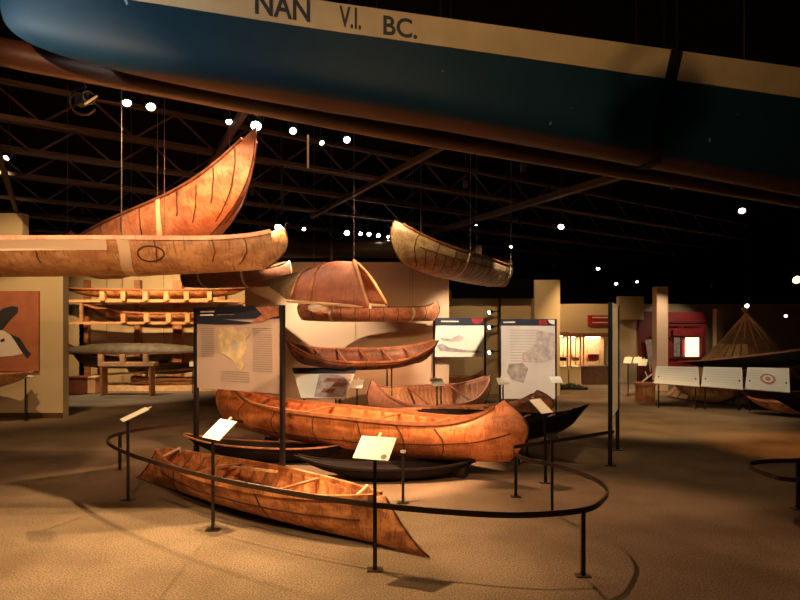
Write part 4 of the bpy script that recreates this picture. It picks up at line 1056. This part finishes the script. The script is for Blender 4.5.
# wall spotlights (three small sconces on centre wall)
for px, py, lb in ((491, 312, 'top'), (491, 327, 'middle'), (491, 352, 'bottom')):
    p = P(px, py, 15.75)
    t = thing('wall_spotlight', p, '%s small lamp of three on the pole between the panels' % lb, 'spotlight', 'small lamps between the two text panels'); 
    MB().lathe([(.02, -.08), (.045, -.05), (.055, .06)], (0, 0, 0), 14, Vector((-.8, -.5, -.2)).to_track_quat('Z', 'Y').to_matrix()).build('housing', 'housing', t)
    MB().lathe([(.05, .0), (.03, .015)], Vector((-.8, -.5, -.2)).normalized()*.062, 14, Vector((-.8, -.5, -.2)).to_track_quat('Z', 'Y').to_matrix()).build('lens', 'lens_soft', t)
    MB().bar((0, 0, 0), (P(500, 0, 15.75).x-p.x, 0, .03), .03, .03).build('arm', 'metal', t)
c = P(500, 0, 15.75).x
tag(MB().tube([(c, 15.75, 0), (c, 15.75, 3.6)], .03, 8).build('lamp_pole', 'metal', origin=(c, 15.75, 0)), 'thin dark pole carrying the three small lamps', 'pole')
# black slab standing in for the dark gap over the centre wall
struct(MB().box((P(492, 0, 15.9).x, 15.75, P(0, 289, 15.9).z), (81*15.9/F, .2, 19*15.9/F)).build('trim_50', 'ceiling'))
# dark low shrub-like thing on floor at 560-580,385
t = thing('low_planter', G(570, 389), 'low dark green planting on the floor left of the wall cases', 'plant'); O = t.location.copy()
mb = MB()
for k in range(150):
    x = random.uniform(-.42, .42); y = random.uniform(-.2, .2); hgt = .16*(1-(x/.45)**2)
    q_ = O+Vector((x, y, .04)); d_ = Vector((random.uniform(-.09, .09), random.uniform(-.05, .05), hgt*random.uniform(.5, 1)))
    mb.add([q_, q_+Vector((.035, 0, 0)), q_+d_+Vector((.015, .01, 0)), q_+d_*.6+Vector((-.03, .02, 0))], [(0, 1, 2, 3)])
mb.build('foliage', 'green', t, origin=O); MB().box(O+Vector((0, 0, .03)), (.9, .45, .06)).build('tray', 'metal', t, origin=O)
# dark door and leaning oar/poster on the back wall
struct(MB().box((P(648, 0, 19.4).x, 19.42, 1.15), (.62, .1, 2.3)).build('door_1', 'red_dark'))
t = thing('leaning_paddle', P(650, 390, 19.2), 'pale paddle-shaped board standing in the dark doorway', 'board'); O = t.location.copy(); O.z = 0; t.location = O
MB().poly([P(645, 340, 19.2), P(651, 339, 19.2), P(653, 360, 19.2), P(650, 372, 19.2), P(647, 352, 19.2)], .03, (0, -1, 0)).build('blade', 'sketch', t, origin=O)
MB().bar(P(655, 332, 19.1), Vector((P(655, 0, 19.1).x, 19.1, 0)), .04, .06).build('shaft', 'wood_pale', t, origin=O)
# upper wall boards around x=620-640
struct(MB().box((P(630, 0, 19.3).x, 19.3, P(0, 308, 19.3).z), (.8, .2, .75)).build('trim_51', 'wall'))
# red exhibit
t = thing('red_exhibit', (P(690, 0, 18.7).x, 18.8, 0), 'glowing red exhibit wall with lit white photo', 'exhibit'); O = t.location.copy()
a_, e_ = P(668, 365, 18.9), P(706, 312, 18.9)
MB().box(((a_.x+e_.x)/2, 18.95, e_.z/2), (e_.x-a_.x, .1, e_.z)).build('back_board', 'red', t, origin=O)
MB().box(P(687, 333, 18.8), (29*18.8/F, .08, 6*18.8/F)).build('header', 'red', t, origin=O)
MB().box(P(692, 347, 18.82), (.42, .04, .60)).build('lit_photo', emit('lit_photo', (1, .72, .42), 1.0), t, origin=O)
MB().box(P(677, 347, 18.82), (.20, .04, .60)).build('photo', 'sketch', t, origin=O)
for px, py in ((674, 326), (692, 326)): MB().box(P(px, py, 18.84), (.5, .05, .03)).build('frame_bar', 'red_dark', t, origin=O)
for py in (322, 338, 358): MB().box(P(687, py, 18.84), (1.1, .05, .05)).build('frame_bar', 'red_dark', t, origin=O)
for px in (681, 702): MB().box(P(px, 348, 18.78), (.04, .05, .8)).build('frame_bar', 'red_dark', t, origin=O)
# wooden crate / drum
t = thing('slatted_drum', G(645, 402), 'orange round slatted tub near the pale column', 'tub'); O = t.location.copy()
for k in range(14):
    a0, a1 = 2*PI*k/14, 2*PI*(k+.9)/14
    MB().add([Vector((r_*math.cos(a), r_*math.sin(a), z)) for a in (a0, a1) for r_ in (.20, .22) for z in (0, .44)], [(0,1,3,2), (4,6,7,5), (0,4,5,1), (2,3,7,6), (0,2,6,4), (1,5,7,3)]).build('stave', 'crate', t)
MB().lathe([(.245, .40), (.245, .46), (.2, .46)], (0, 0, 0), 24).build('lid', 'crate', t)
MB().lathe([(.19, 0), (.19, .02)], (0, 0, 0), 24).build('bottom', 'crate', t)
t = thing('white_tool', G(651, 402)+Vector((0, .0, .46)), 'crossed white and black sticks on top of the slatted tub', 'tool'); O = t.location.copy()
# adjust to rest on the tub lid
t.location = G(645, 402)+Vector((.05, 0, .462))
MB().tube([(-.12, 0, .012), (.12, 0, .20)], .018, 6).build('white_stick', 'label', t); MB().tube([(.02, 0, .10), (-.04, .02, .26)], .014, 6).build('white_stick', 'label', t)
MB().tube([(.2, .05, .012), (-.14, .05, .22)], .014, 6).build('black_stick', 'metal', t)

# slanted reading panels
P3 = [(655, 698.5, 13.0, 12.8), (702, 742, 12.75, 12.55), (746, 789, 12.5, 12.3)]
for i, (a_, e_, Y0, Y1) in enumerate(P3):
    lb = ('left slanted cream reading panel of three in front of the tent', 'middle slanted cream reading panel of three in front of the tent', 'right slanted cream reading panel with a round pink emblem')[i]
    tl, tr = P(a_+1.5, 366+i*.6, Y0+.3), P(e_, 367+i*.6, Y1+.3)
    bl, br = P(a_-1, 383+i*3, Y0), P(e_+1, 386.5+i*3, Y1)
    O = Vector(((bl.x+br.x)/2, (bl.y+br.y)/2, 0))
    t = thing('reading_panel', O, lb, 'panel', 'slanted reading panels')
    n_ = (tr-tl).cross(bl-tl).normalized()
    if n_.y > 0: n_ = -n_
    bo = MB().poly([tl, tr, br, bl], -.03, n_).build('panel_board', 'label', t, origin=O)
    def iq(fx, fy): return (tl.lerp(tr, fx)).lerp(bl.lerp(br, fx), fy)+n_*.010
    for k in range(6 if i < 2 else 4):
        MB().poly([iq(.06, .14+.12*k), iq(.94 if i < 2 else .4, .14+.12*k), iq(.94 if i < 2 else .4, .15+.12*k), iq(.06, .15+.12*k)], .002, n_).build('text_line', 'faint', bo, origin=O)
    if i == 2:
        cpt = iq(.5, .5); xx = (tr-tl).normalized(); yy = xx.cross(n_)
        for r0, mm in ((.13, 'bark_pink'), (.09, 'label'), (.05, 'bark_pink')):
            MB().poly([cpt+(xx*math.cos(2*PI*k/20)*r0*1.1+yy*math.sin(2*PI*k/20)*r0) for k in range(20)], .002+(.13-r0)*.05, n_).build('emblem', mm, bo, origin=O)
    for f_ in (.08, .92):
        q0 = iq(f_, .6); MB().tube([q0-O, Vector((q0.x, q0.y, 0))-O], .016, 8).build('leg', 'metal', t)
# tipi
apex = P(746, 312, 15); cx, cy = apex.x, 15
t = thing('bark_tent', (cx, cy, 0), 'dark conical tent with pale mats on its left side', 'tent'); O = t.location.copy()
n = 24; R_ = 1.75; H_ = apex.z-.12; vs = []; fs = []
for j in range(9):
    f_ = j/8; r_ = R_*(1-f_)+.07*f_
    for k in range(n):
        a_ = 2*PI*k/n; rr_ = r_*(1+.025*((k*5) % 3-1)); vs.append(O+Vector((rr_*math.cos(a_), rr_*math.sin(a_), H_*f_)))
fs = [(j*n+k, j*n+(k+1) % n, (j+1)*n+(k+1) % n, (j+1)*n+k) for j in range(8) for k in range(n)]
MB().add(vs, fs).build('cover', 'hide', t, origin=O)
for a_ in (172, 183, 194, 205, 216, 227, 238):
    ar = math.radians(a_); w2 = math.radians(4.6)
    pts = [O+Vector((R_*1.06*f_*math.cos(x), R_*1.06*f_*math.sin(x), H_*(1-f_)+.03)) for f_, x in ((1, ar-w2), (1, ar+w2), (.35, ar+w2), (.35, ar-w2))]
    MB().poly(pts, .02, Vector((math.cos(ar), math.sin(ar), .7))).build('mat', 'hide_pale', t, origin=O)
for k in range(16):
    a_ = 2*PI*(k+.5)/16
    MB().tube([O+Vector((R_*.95*math.cos(a_), R_*.95*math.sin(a_), 0)), O+Vector((-.10*math.cos(a_), -.10*math.sin(a_), H_+.22))], .022, 6).build('pole', 'wood_rail' if k % 3 else 'hide_pale', t, origin=O)
# long brown canoe sweeping across in front of tent
A = P(694, 0, 13.9); A.z = .60; E = P(905, 0, 11.8); E.z = 1.26
CT, ht = boat('dugout_canoe', A, E, 'long rust-brown dugout sweeping in front of the tent', 'canoe', 'skin_dark', B=.36, D=.32, rise=.10, rocker=.12, prof=std_prof(-.2, .3), pw=2.6, rail='wood_rail', stem=None, full=2, endv=.8)
for u, lb in ((-.72, 'left'), (.5, 'right')):
    p = loc2w(CT, ht.S(u, 0, 1)); trestle(p, p.z-.02, CT.rotation_euler.z, '%s metal stand under the rust-brown dugout' % lb, .4)
# boats under reading panels
A = P(676, 0, 13.9); A.z = .06; E = P(745, 0, 13.3); E.z = .06
boat('floor_boat', A, E, 'tan boat lying under the slanted reading panels', 'boat', 'bark_tan', B=.3, D=.35, rise=.05, rocker=.15, prof=std_prof(-.1, .4), stem=None)
A = P(742, 0, 12.9); A.z = .06; E = P(805, 0, 13.6); E.z = .06
boat('floor_boat', A, E, 'dark boat under the right reading panel', 'boat', 'bark_dark', B=.3, D=.3, rise=.1, rocker=.1, prof=std_prof(-.1, .4), stem=None)
A = P(750, 0, 12.15); A.z = .05; E = P(840, 0, 11.4); E.z = .05
boat('floor_boat', A, E, 'low tan boat on the floor at the right edge', 'boat', 'bark_front', B=.28, D=.22, rise=.1, rocker=.1, prof=std_prof(-.1, .4), stem=None)
# dark boat end at right edge
A = P(785, 0, 7.6); A.z = .45; E = P(1000, 0, 7.4); E.z = .45
CR, hr = boat('dark_canoe', A, E, 'black canoe end poking in at the right edge', 'canoe', 'skin_dark', B=.3, D=.28, rise=.12, rocker=.14, prof=std_prof(-.15, .35), pw=3, rail='skin_dark', stem=None, full=2)
for u, lb in ((-.4, 'left'), (.5, 'right')):
    p = loc2w(CR, hr.S(u, 0, 1)); trestle(p, p.z-.02, CR.rotation_euler.z, '%s metal stand under the black canoe at the right edge' % lb, .4)
